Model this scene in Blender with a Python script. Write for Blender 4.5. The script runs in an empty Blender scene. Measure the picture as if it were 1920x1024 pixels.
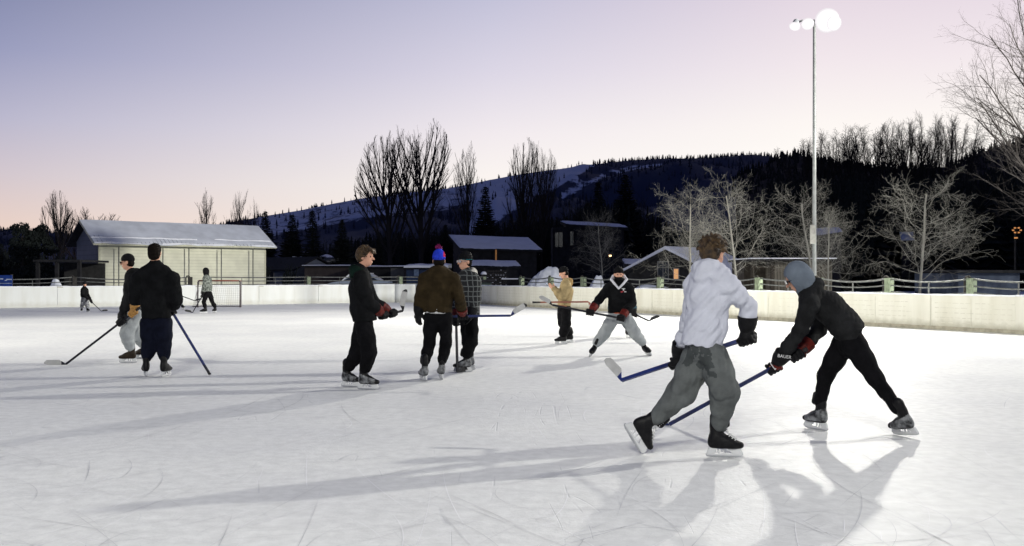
import bpy, math, random
import numpy as np
from mathutils import Vector, Matrix, noise as mnoise
V = Vector
rnd = random.Random(7)
scene = bpy.context.scene
col = scene.collection
F, CX, HY, H = 1867.0, 960.0, 516.0, 1.45
def at(px, py, d): return V(((px-CX)*d/F, d, H+(HY-py)*d/F))
def ground(px, py):
    d = F*H/(py-HY)
    return at(px, py, d)

# ------------------------------------------------------------------ materials
def lin(c):
    c /= 255.0
    return c/12.92 if c <= 0.04045 else ((c+0.055)/1.055)**2.4
def rgb(r, g, b): return (lin(r), lin(g), lin(b), 1)
MATS = {}
def mat(name, color, rough=0.7, var=0.25, nscale=6.0, bump=0.15, bscale=60.0, metal=0.0, spec=0.3, sheen=0.0, color2=None, stretch=(1,1,1)):
    m = bpy.data.materials.new(name); m.use_nodes = True
    nt = m.node_tree; N = nt.nodes; L = nt.links
    b = N['Principled BSDF']
    b.inputs['Roughness'].default_value = rough
    b.inputs['Metallic'].default_value = metal
    b.inputs['Specular IOR Level'].default_value = spec
    if sheen: b.inputs['Sheen Weight'].default_value = sheen
    tc = N.new('ShaderNodeTexCoord'); mp = N.new('ShaderNodeMapping'); mp.inputs['Scale'].default_value = stretch
    L.new(tc.outputs['Object'], mp.inputs['Vector'])
    n1 = N.new('ShaderNodeTexNoise'); n1.inputs['Scale'].default_value = nscale; n1.inputs['Detail'].default_value = 5
    L.new(mp.outputs['Vector'], n1.inputs['Vector'])
    rp = N.new('ShaderNodeValToRGB')
    c = color[:3]; c2 = color2[:3] if color2 else tuple(x*(1-var) for x in c)
    c1 = c if color2 else tuple(min(1, x*(1+var)) for x in c)
    rp.color_ramp.elements[0].position = 0.35; rp.color_ramp.elements[1].position = 0.65
    rp.color_ramp.elements[0].color = (*c2, 1); rp.color_ramp.elements[1].color = (*c1, 1)
    L.new(n1.outputs['Fac'], rp.inputs['Fac']); L.new(rp.outputs['Color'], b.inputs['Base Color'])
    if bump:
        n2 = N.new('ShaderNodeTexNoise'); n2.inputs['Scale'].default_value = bscale; n2.inputs['Detail'].default_value = 3
        L.new(mp.outputs['Vector'], n2.inputs['Vector'])
        bp = N.new('ShaderNodeBump'); bp.inputs['Strength'].default_value = bump; bp.inputs['Distance'].default_value = 0.02
        L.new(n2.outputs['Fac'], bp.inputs['Height']); L.new(bp.outputs['Normal'], b.inputs['Normal'])
    MATS[name] = m
    return m
def emit(name, color, strength):
    m = bpy.data.materials.new(name); m.use_nodes = True
    b = m.node_tree.nodes['Principled BSDF']
    b.inputs['Base Color'].default_value = color
    b.inputs['Emission Color'].default_value = color
    b.inputs['Emission Strength'].default_value = strength
    return m

# ------------------------------------------------------------------ object helpers
def tag(o, label=None, cat=None, group=None, kind=None):
    if label: o['label'] = label
    if cat: o['category'] = cat
    if group: o['group'] = group
    if kind: o['kind'] = kind
    return o
def empty(name, loc, label=None, cat=None, group=None):
    o = bpy.data.objects.new(name, None); o.empty_display_size = 0.2
    o.location = loc; col.objects.link(o)
    return tag(o, label, cat, group)
def link(name, verts, faces, m, parent=None, smooth=False, mats=None, fm=None, org=None):
    """verts in world space; stored relative to the root of the parent chain"""
    me = bpy.data.meshes.new(name)
    if org is None:
        org = V((0,0,0)); q = parent
        while q is not None: org = org + q.location; q = q.parent
    vs = np.asarray([tuple(v) for v in verts], dtype=np.float64) if not isinstance(verts, np.ndarray) else verts
    vs = vs - np.array(org)
    me.from_pydata(vs.tolist(), [], faces if isinstance(faces, list) else faces.tolist())
    if mats:
        for x in mats: me.materials.append(x)
        if fm is not None: me.polygons.foreach_set('material_index', np.asarray(fm, dtype=np.int32))
    elif m: me.materials.append(m)
    if smooth: me.polygons.foreach_set('use_smooth', np.ones(len(me.polygons), dtype=bool))
    me.update()
    o = bpy.data.objects.new(name, me); col.objects.link(o)
    if parent is not None: o.parent = parent
    return o
def copy_tree(o, parent=None):
    c = o.copy(); col.objects.link(c)
    if parent is not None: c.parent = parent
    for ch in list(o.children): copy_tree(ch, c)
    return c

class MB:
    """mesh builder collecting boxes, prisms and tubes into one mesh"""
    def __init__(s): s.v = []; s.f = []; s.m = []
    def add(s, vs, fs, mi=0):
        n = len(s.v); s.v += [tuple(x) for x in vs]
        for f in fs: s.f.append([i+n for i in f]); s.m.append(mi)
    def box(s, c, ax, half, mi=0):
        c = V(c); ax = [V(a) for a in ax]
        vs = [c + ax[0]*half[0]*i + ax[1]*half[1]*j + ax[2]*half[2]*k for i in (-1,1) for j in (-1,1) for k in (-1,1)]
        s.add(vs, [(0,1,3,2),(4,6,7,5),(0,4,5,1),(2,3,7,6),(0,2,6,4),(1,5,7,3)], mi)
    def bx(s, x0,x1,y0,y1,z0,z1, mi=0):
        s.box(((x0+x1)/2,(y0+y1)/2,(z0+z1)/2), ((1,0,0),(0,1,0),(0,0,1)), (abs(x1-x0)/2,abs(y1-y0)/2,abs(z1-z0)/2), mi)
    def prism(s, poly, d, mi=0):
        """poly: world points (planar), d: extrusion vector"""
        n = len(poly); d = V(d)
        vs = [V(p) for p in poly] + [V(p)+d for p in poly]
        fs = [list(range(n))[::-1], list(range(n, 2*n))] + [(i,(i+1)%n,(i+1)%n+n,i+n) for i in range(n)]
        s.add(vs, fs, mi)
    def tube(s, pts, rs, sides=6, mi=0, cap=True):
        pts = [V(p) for p in pts]
        if not hasattr(rs, '__len__'): rs = [rs]*len(pts)
        n0 = len(s.v); k = len(pts); prev = None
        for i, p in enumerate(pts):
            t = (pts[min(i+1,k-1)] - pts[max(i-1,0)])
            if t.length < 1e-9: t = V((0,0,1))
            t.normalize()
            if prev is None:
                a = t.orthogonal().normalized()
            else:
                a = prev - t*prev.dot(t)
                a = a.normalized() if a.length > 1e-6 else t.orthogonal().normalized()
            prev = a; b = t.cross(a)
            for j in range(sides):
                an = 2*math.pi*j/sides
                s.v.append(tuple(p + (a*math.cos(an) + b*math.sin(an))*rs[i]))
        for i in range(k-1):
            for j in range(sides):
                q = n0+i*sides; j2 = (j+1)%sides
                s.f.append([q+j, q+j2, q+sides+j2, q+sides+j]); s.m.append(mi)
        if cap:
            s.f.append([n0+j for j in range(sides)][::-1]); s.m.append(mi)
            s.f.append([n0+(k-1)*sides+j for j in range(sides)]); s.m.append(mi)
    def build(s, name, m, parent=None, smooth=False, mats=None):
        return link(name, s.v, s.f, m, parent, smooth, mats, s.m if mats else None)

# ------------------------------------------------------------------ implicit surfaces (bodies, clothes, hair, boots)
def nrm(v):
    v = V(v); return v.normalized() if v.length > 1e-9 else V((0,0,1))
class SDF:
    def __init__(s, vox): s.vox = vox; s.p = []; s.noise = None; s.cuts = []; s.late = 10**9
    def cap(s, a, b, ra, rb=None, k=0.03, sub=False):
        rb = ra if rb is None else rb
        s.p.append(('cap', np.array(a), np.array(b), ra, rb, k, sub)); return s
    def chain(s, pts, rs, k=0.03):
        for i in range(len(pts)-1): s.cap(pts[i], pts[i+1], rs[i], rs[i+1], k)
        return s
    def fchain(s, pts, ws, ds, lat, k=0.04):
        lat = np.array(nrm(lat))
        for i in range(len(pts)-1):
            s.p.append(('fc', np.array(pts[i]), np.array(pts[i+1]), (ws[i], ds[i]), (ws[i+1], ds[i+1]), k, False, lat))
        return s
    def ell(s, c, ax, r, k=0.02, sub=False):
        A = np.array([list(nrm(a)) for a in ax])
        s.p.append(('ell', np.array(c), A, np.array(r, dtype=float), None, k, sub)); return s
    def cut(s, pt, n):            # keep the side opposite to n
        s.cuts.append((np.array(pt), np.array(nrm(n)))); return s
    def mesh(s):
        h = s.vox; lo = np.array([1e9]*3); hi = -lo; bbs = []
        for q in s.p:
            if q[0] == 'ell':
                m = np.sqrt(((q[2].T*q[3])**2).sum(1)); b0 = q[1]-m; b1 = q[1]+m
            else:
                r = max(q[3], q[4]) if q[0] == 'cap' else max(max(q[3]), max(q[4]))
                b0 = np.minimum(q[1], q[2])-r; b1 = np.maximum(q[1], q[2])+r
            bbs.append((b0, b1))
            if not q[6]: lo = np.minimum(lo, b0); hi = np.maximum(hi, b1)
        na = (s.noise[0] if s.noise else 0)
        lo = lo-0.04-na-2*h; hi = hi+0.04+na+2*h
        n = np.ceil((hi-lo)/h).astype(int)+1
        X = [lo[i]+h*np.arange(n[i]) for i in range(3)]
        D = np.full(tuple(n), 0.5, dtype=np.float64)
        x = X[0][:,None,None]; y = X[1][None,:,None]; z = X[2][None,None,:]
        order = [(1 if i >= s.late else 0)+(4 if q[6] else 0) for i, q in enumerate(s.p)]
        cutdone = False
        for ph, q, (b0, b1) in sorted(zip(order, s.p, bbs), key=lambda z: z[0]):
            if ph > 0 and not cutdone:
                cutdone = True
                for p, nn in s.cuts:
                    D = np.maximum(D, (X[0][:,None,None]-p[0])*nn[0]+(X[1][None,:,None]-p[1])*nn[1]+(X[2][None,None,:]-p[2])*nn[2])
            k = q[5]; mg = k+3*h+na+0.01
            i0 = np.maximum(0, np.floor((b0-mg-lo)/h).astype(int)); i1 = np.minimum(n, np.ceil((b1+mg-lo)/h).astype(int)+1)
            if (i1 <= i0).any(): continue
            sl = tuple(slice(i0[i], i1[i]) for i in range(3))
            x = X[0][sl[0]][:,None,None]; y = X[1][sl[1]][None,:,None]; z = X[2][sl[2]][None,None,:]
            if q[0] == 'ell':
                c, A, r = q[1], q[2], q[3]
                dx, dy, dz = x-c[0], y-c[1], z-c[2]
                u = [A[i][0]*dx+A[i][1]*dy+A[i][2]*dz for i in range(3)]
                k0 = np.sqrt(sum((u[i]/r[i])**2 for i in range(3))); k1 = np.sqrt(sum((u[i]/r[i]**2)**2 for i in range(3)))+1e-9
                d = k0*(k0-1)/k1
            else:
                a, b = q[1], q[2]; ab = b-a; L2 = max(1e-10, ab@ab)
                dx, dy, dz = x-a[0], y-a[1], z-a[2]
                t = np.clip((dx*ab[0]+dy*ab[1]+dz*ab[2])/L2, 0, 1)
                vx, vy, vz = dx-t*ab[0], dy-t*ab[1], dz-t*ab[2]
                if q[0] == 'cap':
                    d = np.sqrt(vx*vx+vy*vy+vz*vz)-(q[3]+(q[4]-q[3])*t)
                else:
                    l = q[7]; u = vx*l[0]+vy*l[1]+vz*l[2]; w2 = np.maximum(0, vx*vx+vy*vy+vz*vz-u*u)
                    rw = q[3][0]+(q[4][0]-q[3][0])*t; rd = q[3][1]+(q[4][1]-q[3][1])*t
                    k0 = np.sqrt(u*u/rw**2+w2/rd**2); k1 = np.sqrt(u*u/rw**4+w2/rd**4)+1e-9
                    d = k0*(k0-1)/k1
                    d = np.where(k0 < 1e-3, -np.minimum(rw, rd), d)
            E = D[sl]
            if q[6]:
                hh = np.maximum(k-np.abs(-d-E), 0)/k; D[sl] = np.maximum(E, -d)+hh*hh*k*0.25
            else:
                hh = np.maximum(k-np.abs(d-E), 0)/k; D[sl] = np.minimum(E, d)-hh*hh*k*0.25
        x = X[0][:,None,None]; y = X[1][None,:,None]; z = X[2][None,None,:]
        if s.noise:
            amp, fr, seed, sx = s.noise[:4]; fa = np.array(s.noise[4] if len(s.noise) > 4 else (0,0,1), float); fa /= np.linalg.norm(fa)     # amp, frequency, seed, frequency factor along the fold axis
            r = np.random.RandomState(seed); tot = 0
            for o_ in range(5):
                kv = r.normal(size=3); kv /= np.linalg.norm(kv); kv = kv-fa*(kv@fa)*(1-sx); kv *= fr*(1+0.55*o_)
                kw = r.normal(size=3); kw /= np.linalg.norm(kw); kw *= fr*0.45
                ph = r.uniform(0, 6.28, 2)
                w = np.sin(kw[0]*x+kw[1]*y+kw[2]*z+ph[0])*1.8
                tt = np.sin(kv[0]*x+kv[1]*y+kv[2]*z+w+ph[1])
                tot = tot + (1-2*np.abs(tt))*0.5/(1+0.5*o_)
            D = D + amp*tot*0.8
        if not cutdone:
            for p, nn in s.cuts: D = np.maximum(D, (x-p[0])*nn[0]+(y-p[1])*nn[1]+(z-p[2])*nn[2])
        return nets(D, lo, h)
    def build(s, name, m, parent, mats=None, fmf=None):
        v, f = s.mesh()
        fm = None
        if fmf is not None:
            fc = v[f].mean(1); fm = fmf(fc)
        return link(name, v, f, m, parent, True, mats, fm)
def nets(D, lo, h):
    n = D.shape; ins = D < 0
    c = np.zeros((n[0]-1, n[1]-1, n[2]-1), dtype=np.int8)
    for i in (0,1):
        for j in (0,1):
            for k in (0,1): c += ins[i:n[0]-1+i, j:n[1]-1+j, k:n[2]-1+k]
    act = np.argwhere((c > 0) & (c < 8))
    idx = -np.ones(c.shape, dtype=np.int64); idx[act[:,0],act[:,1],act[:,2]] = np.arange(len(act))
    P = np.zeros((len(act), 3)); W = np.zeros(len(act))
    cor = [(i,j,k) for i in (0,1) for j in (0,1) for k in (0,1)]
    for a in cor:
        for ax in range(3):
            if a[ax]: continue
            b = list(a); b[ax] = 1
            va = D[act[:,0]+a[0], act[:,1]+a[1], act[:,2]+a[2]]; vb = D[act[:,0]+b[0], act[:,1]+b[1], act[:,2]+b[2]]
            mk = (va < 0) != (vb < 0)
            den = np.where(mk, va-vb, 1); t = va/den
            pt = np.tile(np.array(a, float), (len(act),1)); pt[:,ax] += t
            P += pt*mk[:,None]; W += mk
    vs = (act+P/W[:,None])*h+lo
    F_ = []
    for ax in range(3):
        s0 = [slice(None)]*3; s1 = [slice(None)]*3; s0[ax] = slice(0,-1); s1[ax] = slice(1,None)
        e = np.argwhere(ins[tuple(s0)] != ins[tuple(s1)])
        u, w = [(1,2),(2,0),(0,1)][ax]
        ok = (e[:,u] > 0) & (e[:,w] > 0) & (e[:,u] < n[u]-1) & (e[:,w] < n[w]-1); e = e[ok]
        def g(du, dw):
            q = e.copy(); q[:,u] -= du; q[:,w] -= dw
            return idx[q[:,0],q[:,1],q[:,2]]
        quad = np.stack([g(0,0), g(1,0), g(1,1), g(0,1)], 1)
        up = ins[e[:,0],e[:,1],e[:,2]]
        quad = np.where(up[:,None], quad, quad[:,::-1])
        F_.append(quad)
    return vs, np.concatenate(F_)
# ------------------------------------------------------------------ people
SKIN = mat('skin', rgb(196,148,124), rough=0.55, var=0.06, nscale=20, bump=0.05, bscale=120)
EYE = mat('eye_dark', (0.02,0.02,0.025,1), rough=0.2, var=0.0, bump=0)
PLASTIC_W = mat('holder_white', (0.62,0.63,0.64,1), rough=0.35, var=0.05, bump=0)
STEEL = mat('blade_steel', (0.5,0.51,0.53,1), rough=0.28, metal=0.9, var=0.05, bump=0)
BOOT_K = mat('boot_black', (.008,.008,.009,1), rough=.5, color2=(.004,.004,.005,1), nscale=30, bump=.2, spec=.18)
BOOT_G = mat('boot_grey', (.24,.25,.26,1), rough=.4, color2=(.012,.012,.014,1), nscale=17, bump=.2)
BOOT_B = mat('boot_brown', (.02,.013,.008,1), rough=.5, var=.3, nscale=20, bump=.2, spec=.15)
LACE = mat('lace_white', (0.7,0.7,0.7,1), rough=0.8, var=0.1, bump=0.1)
GLOVE_K = mat('glove_black', (.007,.007,.008,1), rough=.6, spec=.12, var=.3, nscale=25, bump=.3, bscale=90)
GLOVE_R = mat('glove_red', (.095,.011,.008,1), rough=.5, spec=.15, var=.4, nscale=25, bump=.2)
GLOVE_T = mat('glove_tan', (0.33,0.17,0.045,1), rough=0.7, var=0.25, nscale=25, bump=0.2)
STICK_B = mat('shaft_blue', (0.012,0.022,0.11,1), rough=0.3, var=0.4, nscale=5, bump=0, spec=0.5)
STICK_K = mat('shaft_black', (.007,.007,.012,1), rough=.35, var=.3, nscale=5, bump=0, spec=.4)
STICK_R = mat('shaft_red', (0.26,0.1,0.07,1), rough=0.5, var=0.2, nscale=5, bump=0)
TAPE_W = mat('tape_white', (.45,.45,.44,1), rough=.8, var=.08, nscale=12, bump=.1, bscale=60)
TAPE_K = mat('tape_black', (0.02,0.02,0.022,1), rough=0.7, var=0.3, nscale=40, bump=0.2)

def up_axes(f, u):
    f = nrm(f); u = nrm(V(u)-f*V(u).dot(f)); r = f.cross(u)
    return r, f, u
def head_sdf(S, c, f, u, s=1.0):
    r, f, u = up_axes(f, u); A = (r, f, u)
    L = lambda x, y, z: c + (r*x+f*y+u*z)*s
    S.ell(L(0,-.012,.035), A, (.076*s,.096*s,.086*s), .02)
    S.ell(L(0,.02,-.03), A, (.062*s,.07*s,.086*s), .02)
    S.ell(L(0,.042,-.085), A, (.042*s,.038*s,.03*s), .02)
    S.cap(L(0,.088,.008), L(0,.112,-.028), .008*s, .014*s, .012)
    S.cap(L(-.035,.078,.026), L(.035,.078,.026), .013*s, .013*s, .015)
    S.cap(L(-.02,.083,-.064), L(.02,.083,-.064), .009*s, .009*s, .01)
    for q in (-1,1):
        S.ell(L(.078*q,-.012,-.008), A, (.011*s,.021*s,.032*s), .008)
        S.ell(L(.031*q,.1,.004), A, (.016*s,.016*s,.011*s), .01, sub=True)
def eyes(parent, c, f, u, s=1.0):
    r, f, u = up_axes(f, u)
    for q in (-1,1):
        b = MB(); p = c+(r*.031*q+f*.081+u*.004)*s
        b.tube([p-f*.006, p, p+f*.005], [.009*s,.011*s,.003*s], 8)
        b.build('eye', EYE, parent, True)
def hand_prims(S, w, d, n, th, curl=0.5, s=1.0, fat=0.0):
    """w wrist, d direction to the fingers, n palm normal (fingers curl that way), th thumb side"""
    d = nrm(d); n = nrm(V(n)-d*V(n).dot(d)); sd = nrm(d.cross(n))
    if sd.dot(V(th)) < 0: sd = -sd
    S.fchain([w, w+d*.085*s], [.034*s+fat, .042*s+fat], [.02*s+fat, .016*s+fat], sd, .015)
    for i, (o, ln) in enumerate(((.03,.078),(.011,.088),(-.009,.082),(-.028,.064))):
        p = w+d*.085*s+sd*o*(1+fat*12)*s; a = curl*0.3; rr = (.0095-.0006*i)*s+fat*.75
        for k, fr in enumerate((.42,.33,.25)):
            a += curl*(0.45 if k else 0.15)*1.3
            q = p+(d*math.cos(a)+n*math.sin(a))*ln*fr*s*(1+fat*8)
            S.cap(p, q, rr, rr*.93, .004); p = q; rr *= .95
    p = w+d*.02*s+sd*.028*s; q = p+(d*.6+sd*.7+n*.3).normalized()*.05*s; t = q+(d*.9+sd*.15+n*.5).normalized()*.04*s
    S.cap(p, q, .014*s+fat, .0115*s+fat*.8, .01); S.cap(q, t, .0115*s+fat*.8, .0095*s+fat*.8, .004)
def grip_prims(S, w, g, a, s=1.0, fat=0.0):
    """hand closed round a shaft through g along unit axis a; w is the wrist"""
    a = nrm(a); e = nrm((g-w)-a*(g-w).dot(a)); n = a.cross(e); R = (.024+fat)*s
    S.fchain([w, g+n*R*.9-e*.01], [.034*s+fat, .042*s+fat], [.02*s+fat, .017*s+fat], a, .015)
    for i in range(4):
        o = (i-1.5)*(.019+fat*1.05)*s; p = None; rr = (.0095-.0005*i)*s+fat*.7
        for k in range(5):
            an = math.radians(-10+k*58)
            q = g+a*o+(n*math.cos(an)+e*math.sin(an))*R*(1.05)
            if p is not None: S.cap(p, q, rr, rr*.95, .004)
            p = q
    b = g-a*(.045+fat)*s; p = w+(g-w)*.45-a*.02*s; q = b+n*R*.4-e*R*.9; t = b+(-n)*R*.9-e*R*.3
    S.cap(p, q, .014*s+fat, .012*s+fat*.8, .01); S.cap(q, t, .012*s+fat*.8, .0095*s+fat*.7, .004)
def skate(parent, A, f, u, bootm, s=1.0, vox=0.009, laces=False, tongue=None):
    """A ankle joint, f toe direction, u shin-side direction of the sole; blade bottom is .185*s under the ankle"""
    r, f, u = up_axes(f, u); ax = (r, f, u)
    L = lambda x, y, z: A + (r*x+f*y+u*z)*s
    S = SDF(vox*s)
    S.fchain([L(0,-.015,.13), L(0,-.02,.06), L(0,-.02,-.01)], [.046*s,.041*s,.039*s], [.06*s,.052*s,.05*s], r, .02)
    S.fchain([L(0,-.045,-.07), L(0,.03,-.07), L(0,.1,-.078), L(0,.165,-.085)], [.036*s,.038*s,.043*s,.037*s], [.045*s,.05*s,.038*s,.028*s], r, .03)
    S.fchain([L(0,-.03,-.03), L(0,.06,-.048)], [.036*s,.037*s], [.045*s,.037*s], r, .04)
    S.cap(L(0,.045,.15), L(0,.055,.08), .024*s, .03*s, .02)
    S.cut(L(0,0,-.112), -u)
    if isinstance(bootm, tuple):
        A_n, u_n, f_n = np.array(A), np.array(u), np.array(f)
        def ff(fc):
            q = fc-A_n; hz = q@u_n; fy = q@f_n
            return (((hz+.35*fy) > .0*s) | (fy > .145*s) | (hz < -.1*s)).astype(int)
        kb = S.build('skate', None, parent, list(bootm), ff)
    else: kb = S.build('skate', bootm, parent)
    b = MB()
    def P(y, z, x=-.011): return L(x, y, z)
    b.prism([P(-.085,-.108), P(-.015,-.108), P(-.035,-.15), P(-.075,-.163), P(-.1,-.155)], r*.022*s)
    b.prism([P(.06,-.108), P(.165,-.108), P(.185,-.15), P(.15,-.163), P(.1,-.15)], r*.022*s)
    b.prism([P(-.1,-.153,-.007), P(.185,-.148,-.007), P(.18,-.168,-.007), P(-.098,-.168,-.007)], r*.014*s)
    for y in (-.01,.025): b.prism([P(y,-.108,-.005), P(y+.008,-.108,-.005), P(y+.018,-.155,-.005), P(y+.006,-.155,-.005)], r*.01*s)
    b.build('blade_holder', PLASTIC_W, kb)
    b = MB()
    pr = [(-.108,-.158),(-.1,-.176),(-.07,-.184),(.05,-.186),(.13,-.184),(.172,-.175),(.19,-.155),(.17,-.16),(-.09,-.16)]
    b.prism([L(-.0022,y,z) for y,z in pr], r*.0044*s)
    b.build('blade', STEEL, kb)
    if laces:
        b = MB()
        for i in range(6):
            y = .03+i*.018; z = .1-i*.028 if i < 4 else .012-(i-4)*.014-.0
            y = [.052,.056,.062,.078,.1,.122][i]; z = [.09,.055,.022,-.004,-.022,-.036][i]
            for q in (-1,1): b.tube([L(-.028*q,y-.004,z-.008), L(0,y+.016,z+.006), L(.028*q,y-.004,z+.012)], .0045*s, 5)
        b.build('laces', LACE, kb)
    return kb
def hockey_stick(name_label, A, B, bd, shaft=None, blade=TAPE_W, toe=None, s=1.0, blen=.3, knob=True, wd=None):
    """A butt, B heel, bd blade direction"""
    A, B = V(A), V(B)
    root = empty('hockey_stick', (A.x, A.y, 0), name_label, 'hockey stick')
    d = nrm(B-A); bd = nrm(bd); w = nrm((A-B)-bd*(A-B).dot(bd)) if wd is None else nrm(V(wd)-bd*V(wd).dot(bd)); t = bd.cross(w)
    b = MB()
    b.box((A+B)/2, (d, nrm(t), nrm(d.cross(t))), ((B-A).length/2, .011*s, .016*s))
    b.build('shaft', shaft or STICK_B, root)
    b = MB(); N = 9; pr = []
    for i in range(N+1):
        x = i/N; c = B + bd*(x*blen*s) + t*(-.035*s*x*x)
        hw = (.012+.068*min(1, x*3.2))*s*(1 if x < .8 else math.sqrt(max(.05, 1-((x-.8)/.21)**2)))
        lo_ = -.012*s if x < .85 else -.012*s+.02*s*((x-.85)/.15)
        pr.append((c+w*lo_, c+w*(lo_+hw)))
    for i in range(N):
        (a0,a1),(c0,c1) = pr[i], pr[i+1]; th = t*.008*s
        mi = 1 if (i < 2) else (2 if i >= N-1 else 0)
        b.add([a0-th/2,a1-th/2,c1-th/2,c0-th/2,a0+th/2,a1+th/2,c1+th/2,c0+th/2],
              [(0,1,2,3),(7,6,5,4),(0,3,7,4),(1,5,6,2),(0,4,5,1),(3,2,6,7)], mi)
    b.build('blade', None, root, mats=[blade, shaft or STICK_K, toe or blade])
    if knob:
        b = MB(); b.tube([A-d*.01, A+d*.02, A+d*.16], [.021*s,.021*s,.0175*s], 8); b.build('grip_tape', TAPE_K, root, True)
    return root, d

def fwd_of(yaw): return V((math.cos(math.radians(yaw)), math.sin(math.radians(yaw)), 0))

def person(label, J, D, o):
    """J: joints in photo pixels with a depth offset; o: options. Arms and legs 'a' and 'b'."""
    s = o.get('s', 1.0); vx = o.get('vox', .012)
    P = {}
    for k, v in J.items(): P[k] = at(v[0], v[1], D+(v[2] if len(v) > 2 else 0))
    root = empty('person', (P['pelvis'].x, P['pelvis'].y, 0), label, 'person')
    tf = nrm(o['tf']); hf = nrm(o.get('hf', tf)); hu = nrm(o.get('hu', (0,0,1)))
    up = nrm(P['neck']-P['pelvis']); lat = nrm(tf.cross(up)); back = -nrm(up.cross(lat))
    back = -tf
    hc = P['head']
    # feet
    feet = []
    for q in 'ab':
        fo = o['feet'][q]
        if fo is None: feet.append(None); continue
        g = V(fo['g']); f = nrm(fo['f']); u = nrm(fo.get('u', (0,0,1)))
        r, f, u = up_axes(f, u)
        ank = g+u*.186*s-f*.04*s
        feet.append((ank, f, u)); P['ank'+q] = ank
    # wrists
    wr = {}
    for q in 'ab':
        if 'grip' in o and q in o['grip']:
            g, ax = o['grip'][q]; g = V(g)
            e = nrm(P['el'+q]-g); P['wr'+q] = g+e*.1*s
            wr[q] = ('grip', g, ax)
        elif 'hang' in o and q in o['hang']:
            wr[q] = ('hang',)+tuple(o['hang'][q])
    # ---- body
    B = SDF(max(vx*.8, .007))
    head_sdf(B, hc, hf, hu, s)
    B.cap(hc-nrm(hu)*.07*s-hf*.02*s, P['neck'], .052*s, .06*s, .03)
    mid = (P['neck']*.45+P['pelvis']*.55)
    B.fchain([P['neck']-up*.07*s, P['neck']*.6+P['pelvis']*.4, mid, P['pelvis']], [.13*s,.13*s,.11*s,.12*s], [.075*s,.08*s,.07*s,.08*s], lat, .05)
    for q in 'ab':
        B.chain([P['sh'+q], P['el'+q], P['wr'+q]], [.05*s,.04*s,.027*s], .03)
        if feet['ab'.index(q)]:
            B.chain([P['hip'+q], P['kn'+q], P['ank'+q]], [.075*s,.05*s,.021*s], .02)
            fa = feet['ab'.index(q)]
            B.cap(P['ank'+q]-fa[2]*.05*s, P['ank'+q]-fa[2]*.075*s+fa[1]*.12*s, .021*s, .02*s, .01)
        if q in wr and wr[q][0] == 'grip': grip_prims(B, P['wr'+q], wr[q][1], wr[q][2], s)
        else:
            h = wr.setdefault(q, ('hang', P['wr'+q]-P['el'+q], tf, tf, .4))
            hand_prims(B, P['wr'+q], h[1], h[2], h[3], h[4], s)
    B.build('body', SKIN, root)
    if o.get('eyes'): eyes(root, hc, hf, hu, s)
    # ---- top
    jw = o.get('jw', 1.0); jd = o.get('jd', 1.0)
    T = SDF(vx)
    hem = P.get('hem', P['pelvis']); ch = P.get('chest', P['neck']*.75+P['pelvis']*.25-up*.02)
    wa = P.get('waist', ch*.45+hem*.55)
    T.fchain([P['neck']-up*.09*s, ch, wa, hem-up*.02], [.15*s*jw,.185*s*jw,.18*s*jw,.185*s*jw], [.09*s*jd,.13*s*jd,.13*s*jd,.135*s*jd], lat, .06)
    T.chain([P['sha'], P['neck']-up*.045*s, P['shb']], [.07*s,.075*s,.07*s], .05)
    T.chain([P['neck']-up*.03*s, P['neck']+up*.03*s], [.075*s,.068*s], .03)
    hood = o.get('hood')
    def hood_pts(R=.1, drop=.05, h0=.0):
        pts = []
        for i in range(-4, 5):
            an = i/4*2.2
            pts.append(P['neck']+(back*math.cos(an)*R+lat*math.sin(an)*R*1.0)*s+V((0,0,1))*(h0-drop*(abs(i)/4)**1.5)*s)
        return pts
    hs_ = None
    if hood == 'down' or hood == 'downsep':
        tgt = T if hood == 'down' else SDF(vx*.8)
        rr = [.028,.036,.044,.05,.054,.05,.044,.036,.028]
        tgt.chain(hood_pts(.085,.05,.03), [x*s for x in rr], .03)
        tgt.ell(P['neck']+back*.1*s-V((0,0,.045))*s, (lat, back, (0,0,1)), (.115*s,.035*s,.05*s), .03)
        if hood == 'downsep': hs_ = tgt
    if hood == 'up' or o.get('hood_up'):
        U = SDF(vx*.8); r_, f_, u_ = up_axes(hf, hu)
        U.ell(hc+u_*.012*s-f_*.022*s, (r_, f_, u_), (.107*s,.125*s,.138*s), .03)
        U.chain([hc-u_*.05*s-f_*.04*s, P['neck']+up*.0-back*.0], [.095*s,.1*s], .05)
        U.ell(hc+f_*.125*s-u_*.02*s, (r_, f_, u_), (.07*s,.085*s,.105*s), .02, sub=True)
        U.noise = (.004, 26, 5, .5)
        U.build('hood', o.get('hood_mat', o['top']), root)
    T.late = len(T.p)
    for q in 'ab': T.chain([P['neck']-up*.0*s, P['neck']*.5+P['sh'+q]*.5+up*.012*s, P['sh'+q]], [.062*s,.066*s,.068*s], .07)
    sl = o.get('sleeve', (.078,.064,.05))
    for q in 'ab':
        e = P['el'+q]; w = P['wr'+q]; we = w-(w-e).normalized()*.01
        m1 = e*.45+w*.55
        T.chain([P['sh'+q], P['sh'+q]*.5+e*.5, e, m1, we], [sl[0]*s, sl[0]*.93*s, sl[1]*s, sl[1]*.95*s, sl[2]*s], .035)
    T.cut(hem-up*.03, -up)
    fo = o.get('fold', (.008, 22, 3, .6))
    T.noise = fo
    tm = o.get('topmats')
    T.build(o.get('top_name', 'jacket'), o['top'], root, tm, o.get('topf') and (lambda fc: o['topf'](fc, P)))
    if hs_ is not None:
        hs_.noise = (.004, 26, 5, .5); hs_.build('hood', o.get('hood_mat', o['top']), root)
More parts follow.
